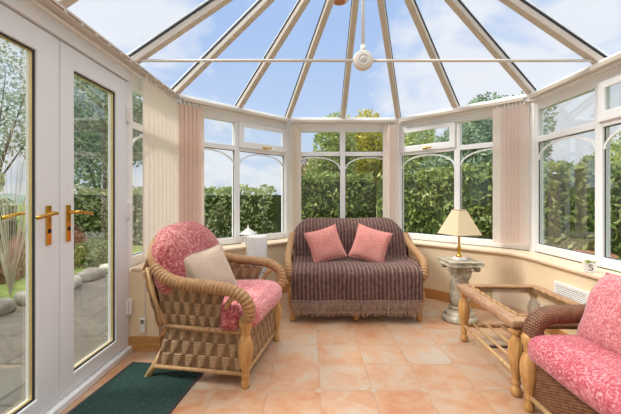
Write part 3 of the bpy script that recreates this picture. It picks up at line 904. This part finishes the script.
for i in range(5):
    x = -TX + .115 + (2 * TX - .23) * i / 4
    MB().sweep([(x, -TY + .05, zs + .012), (x, TY - .05, zs + .012)], .009, 8).build('shelf_rod', M['pole'], TB, smooth=True)
MB().sweep([(-TX + .06, 0, zs - .008), (TX - .06, 0, zs - .008)], .01, 8).build('cross_rod', M['wicker_brown'], TB, smooth=True)

# ---- brown wicker sofa at the right edge, facing left
so = thing('wicker_sofa', 'brown wicker sofa with bright pink paisley cushions cut off by the right edge', 'sofa', (1.155, 1.175, 0), -PI / 2)
SH = .62      # half length along local x (world -y at +x)
for s in (-1, 1):
    MB().lathe(scaled(LEG_PROF, .42, .95), 20, (s * SH, 0, 0), flute=lambda a, z: 1 + (.05 * math.cos(a * 9) if .1 < z < .3 else 0)).build('front_leg', M['turned'], so, smooth=True)
    MB().sweep([(s * SH, .68, 0), (s * SH, .66, .2)], .022, 10).build('rear_leg', M['pole'], so, smooth=True)
    pts = [(s * (SH + .0), .025, .36), (s * (SH + .0), .02, .42), (s * (SH + .0), .045, .475), (s * (SH + .0), .11, .505), (s * SH, .22, .51), (s * SH, .42, .525), (s * SH, .58, .60), (s * (SH - .02), .66, .7)]
    P = spline(pts, 44)
    MB().sweep(P, lambda L, a, t: (.047 * (1 + .07 * (abs(math.sin(PI * L / .011)) * abs(math.sin(a * 11 + PI * math.floor(L / .011) / 2)) - .5)), .2 + .8 * abs(math.sin(PI * L / .011)) * abs(math.sin(a * 11 + PI * math.floor(L / .011) / 2))), 84).build('arm', M['wicker_brown'], so, smooth=True)
    m = MB()
    def g3(u, v, s=s):
        y = .03 + .62 * u; top = .37 + .1 * max(0, u - .5) * 2; z = .07 + (top - .07) * v
        d, hh = weave(y, z, .016, .007, .006, 1); return (s * (SH + .02) + s * d, y, z, hh)
    m.surf(g3, 90, 90); m.build('side_panel', M['wicker_brown'], so, smooth=True)
m = MB()
def f3(u, v):
    z = .07 + .24 * v; x = -SH + .03 + (2 * SH - .06) * u; d, hh = weave(x + SH, z, .016, .007, .006, 1); return (x, .012 - d, z, hh)
m.surf(f3, 200, 90); m.build('front_panel', M['wicker_brown'], so, smooth=True)
MB().sweep([(-SH, .0, .075), (SH, .0, .075)], .013, 10).build('front_rail', M['pole'], so, smooth=True)
MB().rbox((0, .25, .355), (2 * SH - .05, .62, .15), .065, (0, .02, .025), 18, wob=.01).build('seat_cushion', M['pink_fabric'], so, smooth=True)
for s in (-1, 1):
    o = pillow('back_cushion', '', (SH - .02, .37), .24, 'pale_pink_fabric', (s * (SH / 2 - .012), .315, .562), (math.radians(66), 0, 0), sharp=.34)
    o.parent = so
m = MB()
def bk3(u, v):
    a = (u - .5) * 2; x = a * SH; z = .3 + .56 * v; d, hh = weave(x + SH, z, .016, .007, .006, 1); return (x, .64 + .06 * v + d, z, hh)
m.surf(bk3, 120, 80); m.build('back_panel', M['wicker_brown'], so, smooth=True)

# ---- stone pedestal and lamp
pdl = thing('stone_pedestal', 'weathered stone classical column pedestal carrying the table lamp', 'pedestal', (1.37, 3.12, 0))
MB().lathe([(0, 0), (.15, 0), (.155, .015), (.155, .035), (.14, .05), (.125, .055), (.13, .07), (.12, .085), (.095, .1), (.09, .115), (.1, .12), (.085, .135)], 36).build('base', M['pedestal'], pdl, smooth=True)
MB().lathe([(.082, .13), (.085, .2), (.083, .3), (.075, .37), (.085, .38), (.085, .39), (.074, .395)], 48, flute=lambda a, z: 1 + (.05 * abs(math.cos(a * 8)) if .14 < z < .36 else 0)).build('shaft', M['pedestal'], pdl, smooth=True)
cp = MB().lathe([(.075, .39), (.08, .43), (.095, .47), (.12, .505)], 32)
cp.rbox((0, 0, .53), (.31, .31, .045), .012, (-.02, -.02, 0), 6)
cp.lathe([(.13, .5), (.14, .512)], 32)
for k in range(4):
    a = PI / 4 + k * PI / 2; cx, cy = .148 * math.cos(a), .148 * math.sin(a)
    cp.lathe([(0, -.02), (.03, -.02), (.034, 0), (.03, .02), (0, .02)], 14, (cx, cy, .492), 'x' if k % 2 else 'y')
for k in range(16):   # acanthus leaves
    a = 2 * PI * k / 16; z0 = .395 if k % 2 else .41; zz = .455 if k % 2 else .49
    d = Vector((math.cos(a), math.sin(a), 0)); t = Vector((-math.sin(a), math.cos(a), 0))
    def lf(u, v, d=d, t=t, z0=z0, zz=zz):
        w = .02 * (1 - v * v) + .006; r = .082 + .035 * v * v + .012 * math.sin(PI * u); z = z0 + (zz - z0) * math.sin(v * 1.9) / math.sin(1.57)
        p = d * r + t * (u - .5) * 2 * w; return (p.x, p.y, z)
    cp.surf(lf, 4, 6)
cp.build('capital', M['pedestal'], pdl, smooth=False)
lp = thing('table_lamp', 'small brass table lamp with cream square tapered shade on the stone pedestal', 'lamp', (1.355, 3.10, .5535), .3)
MB().box(-.05, .05, -.05, .05, 0, .016).box(-.038, .038, -.038, .038, .016, .028).build('base', M['white_paint'], lp, bevel=.004)
MB().lathe([(.0, .028), (.03, .028), (.026, .04), (.012, .055), (.011, .07), (.018, .085), (.022, .1), (.014, .12), (.009, .14), (.009, .2), (.014, .21), (.009, .22), (.007, .40), (.0, .40)], 18).build('stem', M['brass'], lp, smooth=True)
m = MB(); b0, b1 = .132, .043; z0, z1 = .235, .455
ring_ = lambda h, z, sh: [(-h, -h, z), (h, -h, z), (h, h, z), (-h, h, z)]
m.add(ring_(b0, z0, 0) + ring_(b1, z1, 0), [(0, 1, 5, 4), (1, 2, 6, 5), (2, 3, 7, 6), (3, 0, 4, 7)])
shd = m.build('lamp_shade', M['shade'], lp)
sm = shd.modifiers.new('thick', 'SOLIDIFY'); sm.thickness = .003
for h, z in ((b0, z0), (b1, z1)):
    q = ring_(h, z, 0); m = MB()
    for i in range(4): m.sweep([q[i], q[(i + 1) % 4]], .004, 6)
    m.build('shade_trim', M['beige_fabric'], shd)
m = MB().lathe([(0, -.02), (.014, -.014), (.02, 0), (.014, .014), (0, .02)], 14, (-.09, -.04, .165)).sweep([(-.09, -.04, .18), (-.088, -.04, .24)], .0015, 5)
m.build('pull_cord', M['table_glass'], lp, smooth=True)

# ---- white floor vase and lantern by the left bay window
vs_ = thing('floor_vase', 'tall white cylindrical floor vase with blue painted fish behind the armchair', 'vase', (-.545, 3.45, 0))
MB().lathe([(0, 0), (.098, 0), (.105, .01), (.105, .72), (.101, .735), (.094, .735), (.094, .06), (0, .05)], 36).build('vase_body', M['white_gloss'], vs_, smooth=True)
fish = MB()
def on_cyl(a, z, r=.1065): return (r * math.cos(a), r * math.sin(a), z)
for (a0, z0, s) in ((-1.75, .49, 1), (-1.25, .47, .7), (-1.9, .40, .8)):
    out = []
    for i in range(14):
        t = 2 * PI * i / 14; out.append(on_cyl(a0 + s * .3 * math.cos(t), z0 + s * .022 * math.sin(t)))
    fish.add(out, [tuple(range(14))])
    fish.add([on_cyl(a0 + s * .28, z0, .1068), on_cyl(a0 + s * .52, z0 + s * .03, .1068), on_cyl(a0 + s * .52, z0 - s * .02, .1068)], [(0, 2, 1)])
for z0, ph in ((.455, 0), (.37, 1.2)):
    P = [on_cyl(-2.6 + 2.2 * i / 40, z0 + .01 * math.sin(i * .6 + ph), .105) for i in range(41)]
    fish.sweep(P, .0035, 5)
fish.build('painted_fish', M['blue_glaze'], vs_)
ln = thing('lantern', 'small white lantern with pointed roof on the sill behind the armchair', 'lantern', (-.69, 3.755, .605), .5)
m = MB().box(-.06, .06, -.06, .06, 0, .015).box(-.055, .055, -.055, .055, .105, .118)
for sx in (-1, 1):
    for sy in (-1, 1): m.box(sx * .05 - .006, sx * .05 + .006, sy * .05 - .006, sy * .05 + .006, .0149, .106)
m.build('lantern_frame', M['white_paint'], ln, bevel=.002)
MB().lathe([(.105, .112), (.1, .12), (.06, .142), (.03, .165), (.012, .18), (.008, .195), (.012, .205), (.0, .212)], 4).lathe([(.0, .2), (.006, .2), (.006, .21)], 8).build('lantern_roof', M['white_paint'], ln)
g = MB()
for a in range(4):
    c, s_ = math.cos(a * PI / 2), math.sin(a * PI / 2)
    q = [(-.044, -.05), (.044, -.05)]
    g.add([(q[0][0] * c - q[0][1] * s_, q[0][0] * s_ + q[0][1] * c, .016), (q[1][0] * c - q[1][1] * s_, q[1][0] * s_ + q[1][1] * c, .016),
           (q[1][0] * c - q[1][1] * s_, q[1][0] * s_ + q[1][1] * c, .104), (q[0][0] * c - q[0][1] * s_, q[0][0] * s_ + q[0][1] * c, .104)], [(0, 1, 2, 3)])
g.build('lantern_glass', M['glass'], ln)
MB().lathe([(0, .016), (.022, .016), (.022, .07), (0, .07)], 14).build('candle', M['beige_fabric'], ln, smooth=False)

# ---- wall vent, planter on the sill, cable box, door mat
wv = thing('wall_vent', 'white louvred vent grille on the low wall below the right window', 'vent', (XC + W, 2.51, .40), PI / 2)
wv.location.x = XC + W + DI - .001
L_ = .34; Hh = .135
fr_ = MB().box(-L_ / 2, L_ / 2, 0, .018, Hh / 2 - .022, Hh / 2).box(-L_ / 2, L_ / 2, 0, .018, -Hh / 2, -Hh / 2 + .022).box(-L_ / 2, -L_ / 2 + .025, 0, .018, -Hh / 2 + .022, Hh / 2 - .022).box(L_ / 2 - .025, L_ / 2, 0, .018, -Hh / 2 + .022, Hh / 2 - .022)
fr_.build('vent_frame', M['white_paint'], wv, bevel=.003)
MB().box(-L_ / 2 + .02, L_ / 2 - .02, 0, .003, -Hh / 2 + .02, Hh / 2 - .02).build('backing', M['dark_grille'], wv)
lv = MB()
for i in range(7):
    z = -Hh / 2 + .026 + i * .0135; lv.bar((-L_ / 2 + .025, .009, z), (L_ / 2 - .025, .009, z), .010, .0075, (0, -.5, 1))
lv.build('louvres', M['white_paint'], wv)
pot = thing('planter', 'small white square planter with curled black mark and green leaves on the right sill', 'plant pot', (1.945, 2.37, .605), -.5)
pot.scale = (.85, .85, .85)
m = MB(); h0, h1 = .034, .045
q0 = [(-h0, -h0, 0), (h0, -h0, 0), (h0, h0, 0), (-h0, h0, 0)]; q1 = [(-h1, -h1, .08), (h1, -h1, .08), (h1, h1, .08), (-h1, h1, .08)]; q2 = [(-h1 + .006, -h1 + .006, .08), (h1 - .006, -h1 + .006, .08), (h1 - .006, h1 - .006, .08), (-h1 + .006, h1 - .006, .08)]
q3 = [(x * .85, y * .85, .06) for x, y, z in q2]
m.add(q0 + q1 + q2 + q3, [(3, 2, 1, 0), (0, 1, 5, 4), (1, 2, 6, 5), (2, 3, 7, 6), (3, 0, 4, 7), (4, 5, 9, 8), (5, 6, 10, 9), (6, 7, 11, 10), (7, 4, 8, 11), (8, 9, 13, 12), (9, 10, 14, 13), (10, 11, 15, 14), (11, 8, 12, 15), (12, 13, 14, 15)])
m.build('pot', M['white_gloss'], pot, bevel=.003)
def curl(pts): return spline(pts, 6)
def onface(x, z): return (x, -(h0 + (h1 - h0) * z / .08) - .0015, z)
mk = MB().sweep(curl([onface(.014, .062), onface(-.006, .064), onface(-.008, .048), onface(.01, .044), onface(.012, .028), onface(-.004, .02), onface(-.014, .028)]), .0028, 6)
mk.build('curled_mark', M['black_ink'], pot)
mk2 = MB().sweep(curl([(-(h0 + (h1 - h0) * z / .08) - .0015, -x, z) for x, z in ((.014, .062), (-.006, .064), (-.008, .048), (.01, .044), (.012, .028), (-.004, .02), (-.014, .028))]), .0028, 6)

lfm = MB()
for i in range(26):
    a = random.uniform(0, 2 * PI); l = random.uniform(.03, .06); up_ = random.uniform(.3, 1.1)
    d = Vector((math.cos(a), math.sin(a), up_)).normalized(); s_ = d.cross(Vector((0, 0, 1))).normalized() * l * .3
    b0_ = Vector((random.uniform(-.025, .025), random.uniform(-.025, .025), .062)); t_ = b0_ + d * l; mm = b0_ + d * l * .5 + Vector((0, 0, .006))
    lfm.add([b0_, mm + s_, t_, mm - s_], [(0, 1, 2, 3)])
lfm.build('leaves', M['green_tree_leaf'], pot)

cb = thing('cable_box', 'small white cable socket with grey plug on the low wall by the doors', 'socket', (-1.225, 2.499, .19))
MB().box(-.018, .018, -.022, 0, -.05, .05).build('socket_plate', M['white_paint'], cb, bevel=.004)
MB().box(-.010, .010, -.032, -.0221, .015, .042).build('plug', M['plug'], cb, bevel=.002)
MB().sweep([(.008, -.006, .05), (.009, -.006, .2), (.006, -.006, .375)], .0035, 6).build('cable', M['white_paint'], cb)

mt = thing('door_mat', 'dark green ribbed door mat on the tiles inside the glazed doors', 'mat', (-1.0, 1.72, 0), -.10)
m = MB().rbox((0, 0, .006), (.50, 1.10, .012), .005, n=10).build('mat_pile', M['mat'], mt)
MB().box(-.265, -.2495, -.56, .56, .0005, .009).box(.2495, .265, -.56, .56, .0005, .009).box(-.265, .265, .5495, .565, .0005, .009).box(-.265, .265, -.565, -.5495, .0005, .009).build('edging', M['gasket'], mt)

# ------------------------------------------------------------------ garden
GZ = -.12
struct(MB().prism([(-60, -20), (60, -20), (60, 120), (-60, 120)], GZ - .3, GZ).build('ground', M['grass']))
struct(MB().prism([(-3.3, -3), (-1.42, -3), (-1.42, 4.1), (-2.6, 6.4), (-3.3, 6.4)], GZ, GZ + .02).build('patio_path', M['paving']))
def leaves_mesh(name, mat, P, size, parent=None, upbias=.3, aspect=.5, nrm=None):
    """one mesh of loose diamond leaves at points P (n,3)"""
    n = len(P); d = np.random.normal(size=(n, 3)); d[:, 2] += upbias; d /= np.linalg.norm(d, axis=1)[:, None]
    r = np.random.normal(size=(n, 3))
    if nrm is not None: r = r * .6 + 0; 
    s = np.cross(d, r); s /= np.linalg.norm(s, axis=1)[:, None] + 1e-9
    sz = size * np.random.uniform(.6, 1.35, (n, 1))
    a = P - d * sz * .5; b = P + s * sz * aspect * .5; c = P + d * sz * .5; e = P - s * sz * aspect * .5
    V = np.stack([a, b, c, e], 1).reshape(-1, 3)
    me = bpy.data.meshes.new(name); me.vertices.add(4 * n); me.vertices.foreach_set('co', V.ravel())
    me.loops.add(4 * n); me.loops.foreach_set('vertex_index', np.arange(4 * n, dtype=np.int32))
    me.polygons.add(n); me.polygons.foreach_set('loop_start', np.arange(0, 4 * n, 4, dtype=np.int32)); me.polygons.foreach_set('loop_total', np.full(n, 4, dtype=np.int32))
    me.update(calc_edges=True); me.validate(); me.materials.append(mat)
    o = bpy.data.objects.new(name, me); COL.objects.link(o)
    if parent: o.parent = parent
    return o
def lumpy(p, f, a):
    return noise.noise(Vector(p) * f) * a
def hedge(name, label, line, h, thick, dens, leaf, mat, size, top_var=.15):
    """clipped hedge along a polyline"""
    root = thing(name, label, 'hedge', (line[0][0], line[0][1], GZ))
    o0 = Vector((line[0][0], line[0][1], 0))
    core = MB(); pts = []
    for (a, b) in zip(line[:-1], line[1:]):
        a = Vector((a[0], a[1], 0)) - o0; b = Vector((b[0], b[1], 0)) - o0; d = b - a; L = d.length; d.normalize(); nn = Vector((-d.y, d.x, 0))
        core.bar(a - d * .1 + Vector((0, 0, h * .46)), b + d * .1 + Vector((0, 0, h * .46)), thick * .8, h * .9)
        n = int(dens * L * (2 * h + thick))
        for _ in range(n):
            t = random.uniform(0, L); q = random.uniform(0, 2 * h + thick)
            if q < h: off, z = -thick / 2, q
            elif q < 2 * h: off, z = thick / 2, q - h
            else: off, z = q - 2 * h - thick / 2, h
            p = a + d * t + nn * off + Vector((0, 0, z))
            w = lumpy(p + o0, 1.3, top_var) + lumpy(p + o0, 4, top_var * .5) + random.uniform(-.06, .05)
            if z < h * .999: p += nn * math.copysign(1, off) * w
            else: p.z += w
            pts.append(p)
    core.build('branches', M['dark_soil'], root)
    leaves_mesh('foliage', mat, np.array([tuple(p) for p in pts]), size, root)
    return root
hedge('hedge', 'tall laurel hedge outside the window behind the table lamp', [(1.85, 7.95), (2.9, 6.6), (4.0, 5.3), (4.55, 4.55)], 1.75, .8, 420, .09, M['hedge_leaf'], .11)
hedge('hedge', 'clipped hedge outside the middle window behind the settee', [(-.3, 8.3), (1.45, 8.3)], 1.75, .8, 420, .09, M['hedge_leaf'], .11)
hedge('hedge', 'hedge running along the garden outside the right hand window', [(5.05, 4.0), (5.1, 2.4), (5.1, .2)], 1.75, .8, 330, .09, M['hedge_leaf'], .11)
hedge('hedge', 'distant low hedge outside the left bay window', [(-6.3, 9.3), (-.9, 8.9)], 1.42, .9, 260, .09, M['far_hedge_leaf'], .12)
hedge('hedge', 'low hedge across the garden beyond the glazed doors', [(-6.9, 1.0), (-7.1, 4.4), (-7.0, 7.6)], 1.15, .9, 260, .09, M['hedge_leaf'], .12)

def tree(name, label, loc, crown, trunk_h, n, size, mat, cat='tree', group=None, blobs=9, upbias=.2):
    root = thing(name, label, cat, (loc[0], loc[1], GZ), 0, group)
    rx, rz = crown; cz = trunk_h + rz
    m = MB().sweep(spline([(0, 0, -.05), (.03, 0, trunk_h * .5), (0, .04, trunk_h), (.02, 0, cz + rz * .4)], 5), lambda L, a, t: .03 + .09 * rx / 2 * (1 - t), 8)
    for k in range(7):
        a = k * 2.4; e = Vector((math.cos(a) * rx * .7, math.sin(a) * rx * .7, cz + random.uniform(-.4, .6) * rz))
        m.sweep(spline([(0, 0, trunk_h * .8 + .1 * k * rz / 3), (e.x * .5, e.y * .5, (trunk_h + e.z) / 2), tuple(e)], 4), lambda L, a, t: .012 + .03 * rx / 2 * (1 - t), 6)
    m.build('trunk', M['bark'], root, smooth=True)
    C = []; 
    for k in range(blobs):
        a = random.uniform(0, 2 * PI); q = random.uniform(.25, .75); zz = random.uniform(-.7, .75)
        wdt = math.sqrt(max(.1, 1 - zz * zz))
        C.append((math.cos(a) * rx * q * wdt, math.sin(a) * rx * q * wdt, cz + zz * rz, random.uniform(.42, .6)))
    C.append((0, 0, cz, .6))
    P = []
    wsum = sum(c[3] for c in C)
    for (x, y, z, s) in C:
        k = int(n * s / wsum); v = np.random.normal(size=(k, 3)); v /= np.linalg.norm(v, axis=1)[:, None]
        r = np.random.uniform(.55, 1.05, (k, 1)) ** .7
        P.append(np.array([x, y, z]) + v * r * np.array([rx * s, rx * s, rz * s * 1.05]))
    leaves_mesh('foliage', mat, np.concatenate(P), size, root, upbias)
    return root
tree('tree', 'golden green tree above the hedge outside the middle window', (2.25, 13.4), (1.45, 2.05), .3, 12000, .16, M['gold_tree_leaf'])
tree('tree', 'yellow green tree over the hedge between the middle and right bay windows', (4.6, 17.2), (2.0, 2.5), .3, 12000, .17, M['green_tree_leaf'])
tree('tree', 'green tree rising over the hedge beyond the settee', (.6, 9.9), (.8, 1.5), .2, 8000, .13, M['green_tree_leaf'])
tree('tree', 'small rust tinted tree showing at the left of the middle window', (-.02, 13.0), (.85, 1.2), .3, 5000, .11, M['rust_tree_leaf'])
tree('tree', 'tall grey green tree outside the window behind the table lamp', (4.9, 11.0), (1.45, 1.95), .3, 12000, .16, M['hazy_dark_leaf'])
tree('tree', 'bushy dark tree seen through the roof at the right', (7.9, 13.9), (1.7, 2.3), .3, 12000, .16, M['hazy_dark_leaf'])
tree('tree', 'pale green bush over the hedge outside the right hand window', (7.0, 6.9), (1.1, .95), .5, 5000, .13, M['green_tree_leaf'])
tree('tree', 'yellowish shrub over the hedge at the far right', (7.2, 4.0), (1.2, .85), .4, 5000, .13, M['gold_tree_leaf'])
tree('tree', 'tall dark green tree seen through the right leaf of the glazed doors', (-7.4, 12.2), (1.75, 2.75), .4, 13000, .18, M['hazy_dark_leaf'])
tree('tree', 'broad green tree behind the low hedge beyond the glazed doors', (-9.6, 8.6), (1.3, 1.35), .5, 8000, .18, M['green_tree_leaf'])
tree('tree', 'airy tree against the sky in the left leaf of the glazed doors', (-12.6, 13.4), (2.4, 3.3), 1.4, 7000, .15, M['hazy_dark_leaf'])
# drooping pale grass plant in the left leaf
pg = thing('pampas_plant', 'plant of long pale drooping fronds outside the left leaf of the glazed doors', 'plant', (-3.75, 4.25, GZ))
fr2 = MB()
for i in range(48):
    a = random.uniform(0, 2 * PI); h = random.uniform(1.2, 2.3); r = random.uniform(.5, 1.3)
    dx, dy = math.cos(a) * r, math.sin(a) * r
    P = spline([(0, 0, 0), (dx * .18, dy * .18, h * .55), (dx * .5, dy * .5, h * .95), (dx * .85, dy * .85, h), (dx * 1.2, dy * 1.2, h * .82)], 5)
    fr2.sweep(P, lambda L, a, t: .0035 * (1 - t) + .002, 4)
fr2.build('fronds', M['silver_leaf'], pg)
# heather bank, stones
def bush(label, loc, rx, ry, rz, n, size, mat, name='heather_bush', cat='bush'):
    root = thing(name, label, cat, (loc[0], loc[1], GZ))
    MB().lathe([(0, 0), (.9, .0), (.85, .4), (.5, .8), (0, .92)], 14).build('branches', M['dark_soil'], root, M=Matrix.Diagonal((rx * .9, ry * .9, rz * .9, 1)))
    v = np.random.normal(size=(n, 3)); v[:, 2] = abs(v[:, 2]); v /= np.linalg.norm(v, axis=1)[:, None]
    leaves_mesh('foliage', mat, v * np.random.uniform(.86, 1.06, (n, 1)) * np.array([rx, ry, rz]), size, root, .5)
bush('brown heather bush behind the stones outside the doors', (-5.6, 7.3), .75, .8, .56, 5000, .07, M['heather'])
bush('low green bush beside the brown heather beyond the doors', (-4.05, 6.4), .5, .5, .42, 5000, .08, M['hedge_leaf'], 'garden_bush')
bush('brown heather bush seen at the far left through the doors', (-5.2, 5.1), .8, .85, .6, 4500, .07, M['heather'])
for i in range(11):
    y = .9 + i * .52; s = random.uniform(.75, 1.1)
    m = MB().rbox((0, 0, .08), (.24 * s, .40, .17 * s), .05, (.02, .02, .02), 6, wob=.03, seed=i)
    o = m.build('edging_stone', M['pale_stone' if i in (7, 9) else 'stone'], None, smooth=True); o.location = (-3.25 + random.uniform(-.06, .06), y, GZ + .0); o.rotation_euler.z = random.uniform(-.2, .2)
    tag(o, 'pale rough stone in the low row edging the patio' if i in (7, 9) else 'grey rough stone in the low row edging the patio', 'stone', 'stones edging the patio, pale ones' if i in (7, 9) else 'stones edging the patio')
# twiggy shrub and shallow bowl outside the right window
tw_ = thing('twiggy_shrub', 'bare pale twiggy shrub just outside the right hand window', 'shrub', (3.35, 3.15, GZ))
m = MB()
for i in range(16):
    a = random.uniform(0, 2 * PI); r = random.uniform(.1, .4); h = random.uniform(.7, 1.15)
    m.sweep(spline([(0, 0, 0), (math.cos(a) * r * .4, math.sin(a) * r * .4, h * .5), (math.cos(a) * r, math.sin(a) * r, h)], 4), lambda L, a, t: .008 * (1 - t) + .003, 5)
m.build('twigs', M['dry_twig'], tw_)
v = np.random.normal(size=(700, 3)); v /= np.linalg.norm(v, axis=1)[:, None]
leaves_mesh('foliage', M['hedge_leaf'], v * np.random.uniform(.3, 1, (700, 1)) * np.array([.4, .4, .3]) + np.array([0, 0, .34]), .07, tw_)
bt = thing('garden_bowl', 'shallow terracotta bowl on a stone post outside the right hand window', 'bowl', (3.0, 3.75, GZ))
MB().lathe([(0, 0), (.1, 0), (.08, .05), (.06, .1), (.06, .48), (.09, .52)], 18).build('post', M['stone'], bt, smooth=True)
MB().lathe([(.0, .52), (.1, .52), (.24, .57), (.30, .62), (.29, .625), (.2, .59), (0, .57)], 28).build('bowl', M['terracotta'], bt, smooth=True)
# distant hills
hm = MB()
def hl(u, v):
    x = -60 + 120 * u; z = GZ + v * (1.6 + 1.3 * noise.noise(Vector((x * .06, .3, 0))) + .5 * noise.noise(Vector((x * .3, .9, 0)))); return (x, 55 + 10 * v, z)
hm.surf(hl, 120, 4); struct(hm.build('hills', M['hill'], None, smooth=True))

# ------------------------------------------------------------------ sky, sun, camera
wd = bpy.data.worlds.new('World'); S.world = wd; wd.use_nodes = True
nt = wd.node_tree; nt.nodes.clear()
N = lambda t: nt.nodes.new(t)
tc = N('ShaderNodeTexCoord'); sp = N('ShaderNodeSeparateXYZ'); nt.links.new(tc.outputs['Generated'], sp.inputs[0])
def ramp(fac, stops):
    r = N('ShaderNodeValToRGB'); e = r.color_ramp.elements
    while len(e) < len(stops): e.new(.5)
    for el, (p_, c) in zip(e, stops): el.position = p_; el.color = c
    nt.links.new(fac, r.inputs[0]); return r.outputs[0]
blue = ramp(sp.outputs[2], [(0, srgb(214, 228, 246)), (.2, srgb(198, 217, 246)), (.45, srgb(176, 203, 244)), (.8, srgb(176, 204, 242))])
# clouds: noise on the direction flattened to a sky plane
zz = N('ShaderNodeMath'); zz.operation = 'ADD'; nt.links.new(sp.outputs[2], zz.inputs[0]); zz.inputs[1].default_value = .35
dv = N('ShaderNodeVectorMath'); dv.operation = 'DIVIDE'; nt.links.new(tc.outputs['Generated'], dv.inputs[0])
cb_ = N('ShaderNodeCombineXYZ')
for i in range(3): nt.links.new(zz.outputs[0], cb_.inputs[i])
nt.links.new(cb_.outputs[0], dv.inputs[1])
mpg = N('ShaderNodeMapping'); mpg.inputs['Location'].default_value = (1.7, .6, .2); mpg.inputs['Scale'].default_value = (1.5, 1.5, 2.2); nt.links.new(dv.outputs[0], mpg.inputs[0])
nz = N('ShaderNodeTexNoise'); nz.inputs['Scale'].default_value = 1.5; nz.inputs['Detail'].default_value = 8; nz.inputs['Roughness'].default_value = .55; nz.inputs['Distortion'].default_value = .3
nt.links.new(mpg.outputs[0], nz.inputs['Vector'])
# more cloud to the sides and low down
ax = N('ShaderNodeMath'); ax.operation = 'ABSOLUTE'; nt.links.new(sp.outputs[0], ax.inputs[0])
f1 = N('ShaderNodeMath'); f1.operation = 'MULTIPLY_ADD'; nt.links.new(ax.outputs[0], f1.inputs[0]); f1.inputs[1].default_value = .24; nt.links.new(nz.outputs[0], f1.inputs[2])
acc = f1.outputs[0]
for (px_, py_, k_, amp_) in ((415, 80, 60, .16), (240, 172, 60, .2), (480, 40, 14, .03), (130, 20, 14, .06), (300, 60, 14, -.13), (345, 25, 16, -.13)):
    dd = Vector(((px_ - 310.5) / 340, 1, (196.6 - py_) / 340)).normalized()
    dt = N('ShaderNodeVectorMath'); dt.operation = 'DOT_PRODUCT'; nt.links.new(tc.outputs['Generated'], dt.inputs[0]); dt.inputs[1].default_value = dd
    e1 = N('ShaderNodeMath'); e1.operation = 'MULTIPLY_ADD'; nt.links.new(dt.outputs['Value'], e1.inputs[0]); e1.inputs[1].default_value = k_; e1.inputs[2].default_value = -k_
    e2 = N('ShaderNodeMath'); e2.operation = 'EXPONENT'; nt.links.new(e1.outputs[0], e2.inputs[0])
    e3 = N('ShaderNodeMath'); e3.operation = 'MULTIPLY_ADD'; nt.links.new(e2.outputs[0], e3.inputs[0]); e3.inputs[1].default_value = amp_; nt.links.new(acc, e3.inputs[2]); acc = e3.outputs[0]
cf = ramp(acc, [(.50, (0, 0, 0, 1)), (.66, (1, 1, 1, 1))])
mixc = N('ShaderNodeMix'); mixc.data_type = 'RGBA'; nt.links.new(cf, mixc.inputs[0]); nt.links.new(blue, mixc.inputs[6]); mixc.inputs[7].default_value = srgb(240, 243, 250)
# high sky, out of view, brightened well past the rest to fill-light the room
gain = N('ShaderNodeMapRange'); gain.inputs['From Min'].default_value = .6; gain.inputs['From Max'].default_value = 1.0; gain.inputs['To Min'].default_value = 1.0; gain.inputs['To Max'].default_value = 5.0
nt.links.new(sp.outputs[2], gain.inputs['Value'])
warm = N('ShaderNodeMapRange'); warm.inputs['From Min'].default_value = .62; warm.inputs['From Max'].default_value = .9; nt.links.new(sp.outputs[2], warm.inputs['Value'])
mixw = N('ShaderNodeMix'); mixw.data_type = 'RGBA'; nt.links.new(warm.outputs[0], mixw.inputs[0]); nt.links.new(mixc.outputs[2], mixw.inputs[6]); mixw.inputs[7].default_value = (.86, .82, .72, 1)
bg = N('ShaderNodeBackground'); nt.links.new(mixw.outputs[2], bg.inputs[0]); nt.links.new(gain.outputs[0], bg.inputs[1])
wo = N('ShaderNodeOutputWorld'); nt.links.new(bg.outputs[0], wo.inputs[0])

def lamp(name, typ, energy, loc, rot, col=(1, 1, 1), **kw):
    l = bpy.data.lights.new(name, typ); l.energy = energy; l.color = col
    for k, v in kw.items(): setattr(l, k, v)
    o = bpy.data.objects.new(name, l); COL.objects.link(o); o.location = loc; o.rotation_euler = rot; return o
sd_ = Vector((-.72, -.12, .67))       # direction towards the sun
lamp('sun', 'SUN', 2.95, (0, 0, 10), sd_.to_track_quat('Z', 'Y').to_euler(), (1, .95, .86), angle=math.radians(14))
cam = bpy.data.cameras.new('camera'); co = bpy.data.objects.new('camera', cam); COL.objects.link(co)
F = 340.0
cam.sensor_width = 36; cam.lens = F / 621 * 36; cam.clip_start = .05; cam.clip_end = 300
co.location = (0, 0, 1.13); co.rotation_euler = (PI / 2, 0, 0)
cam.shift_y = -(207 - 196.6) / 621
S.camera = co
S.view_settings.view_transform = 'Standard'; S.view_settings.look = 'None'
S.view_settings.exposure = 0.0; S.view_settings.gamma = 1.0
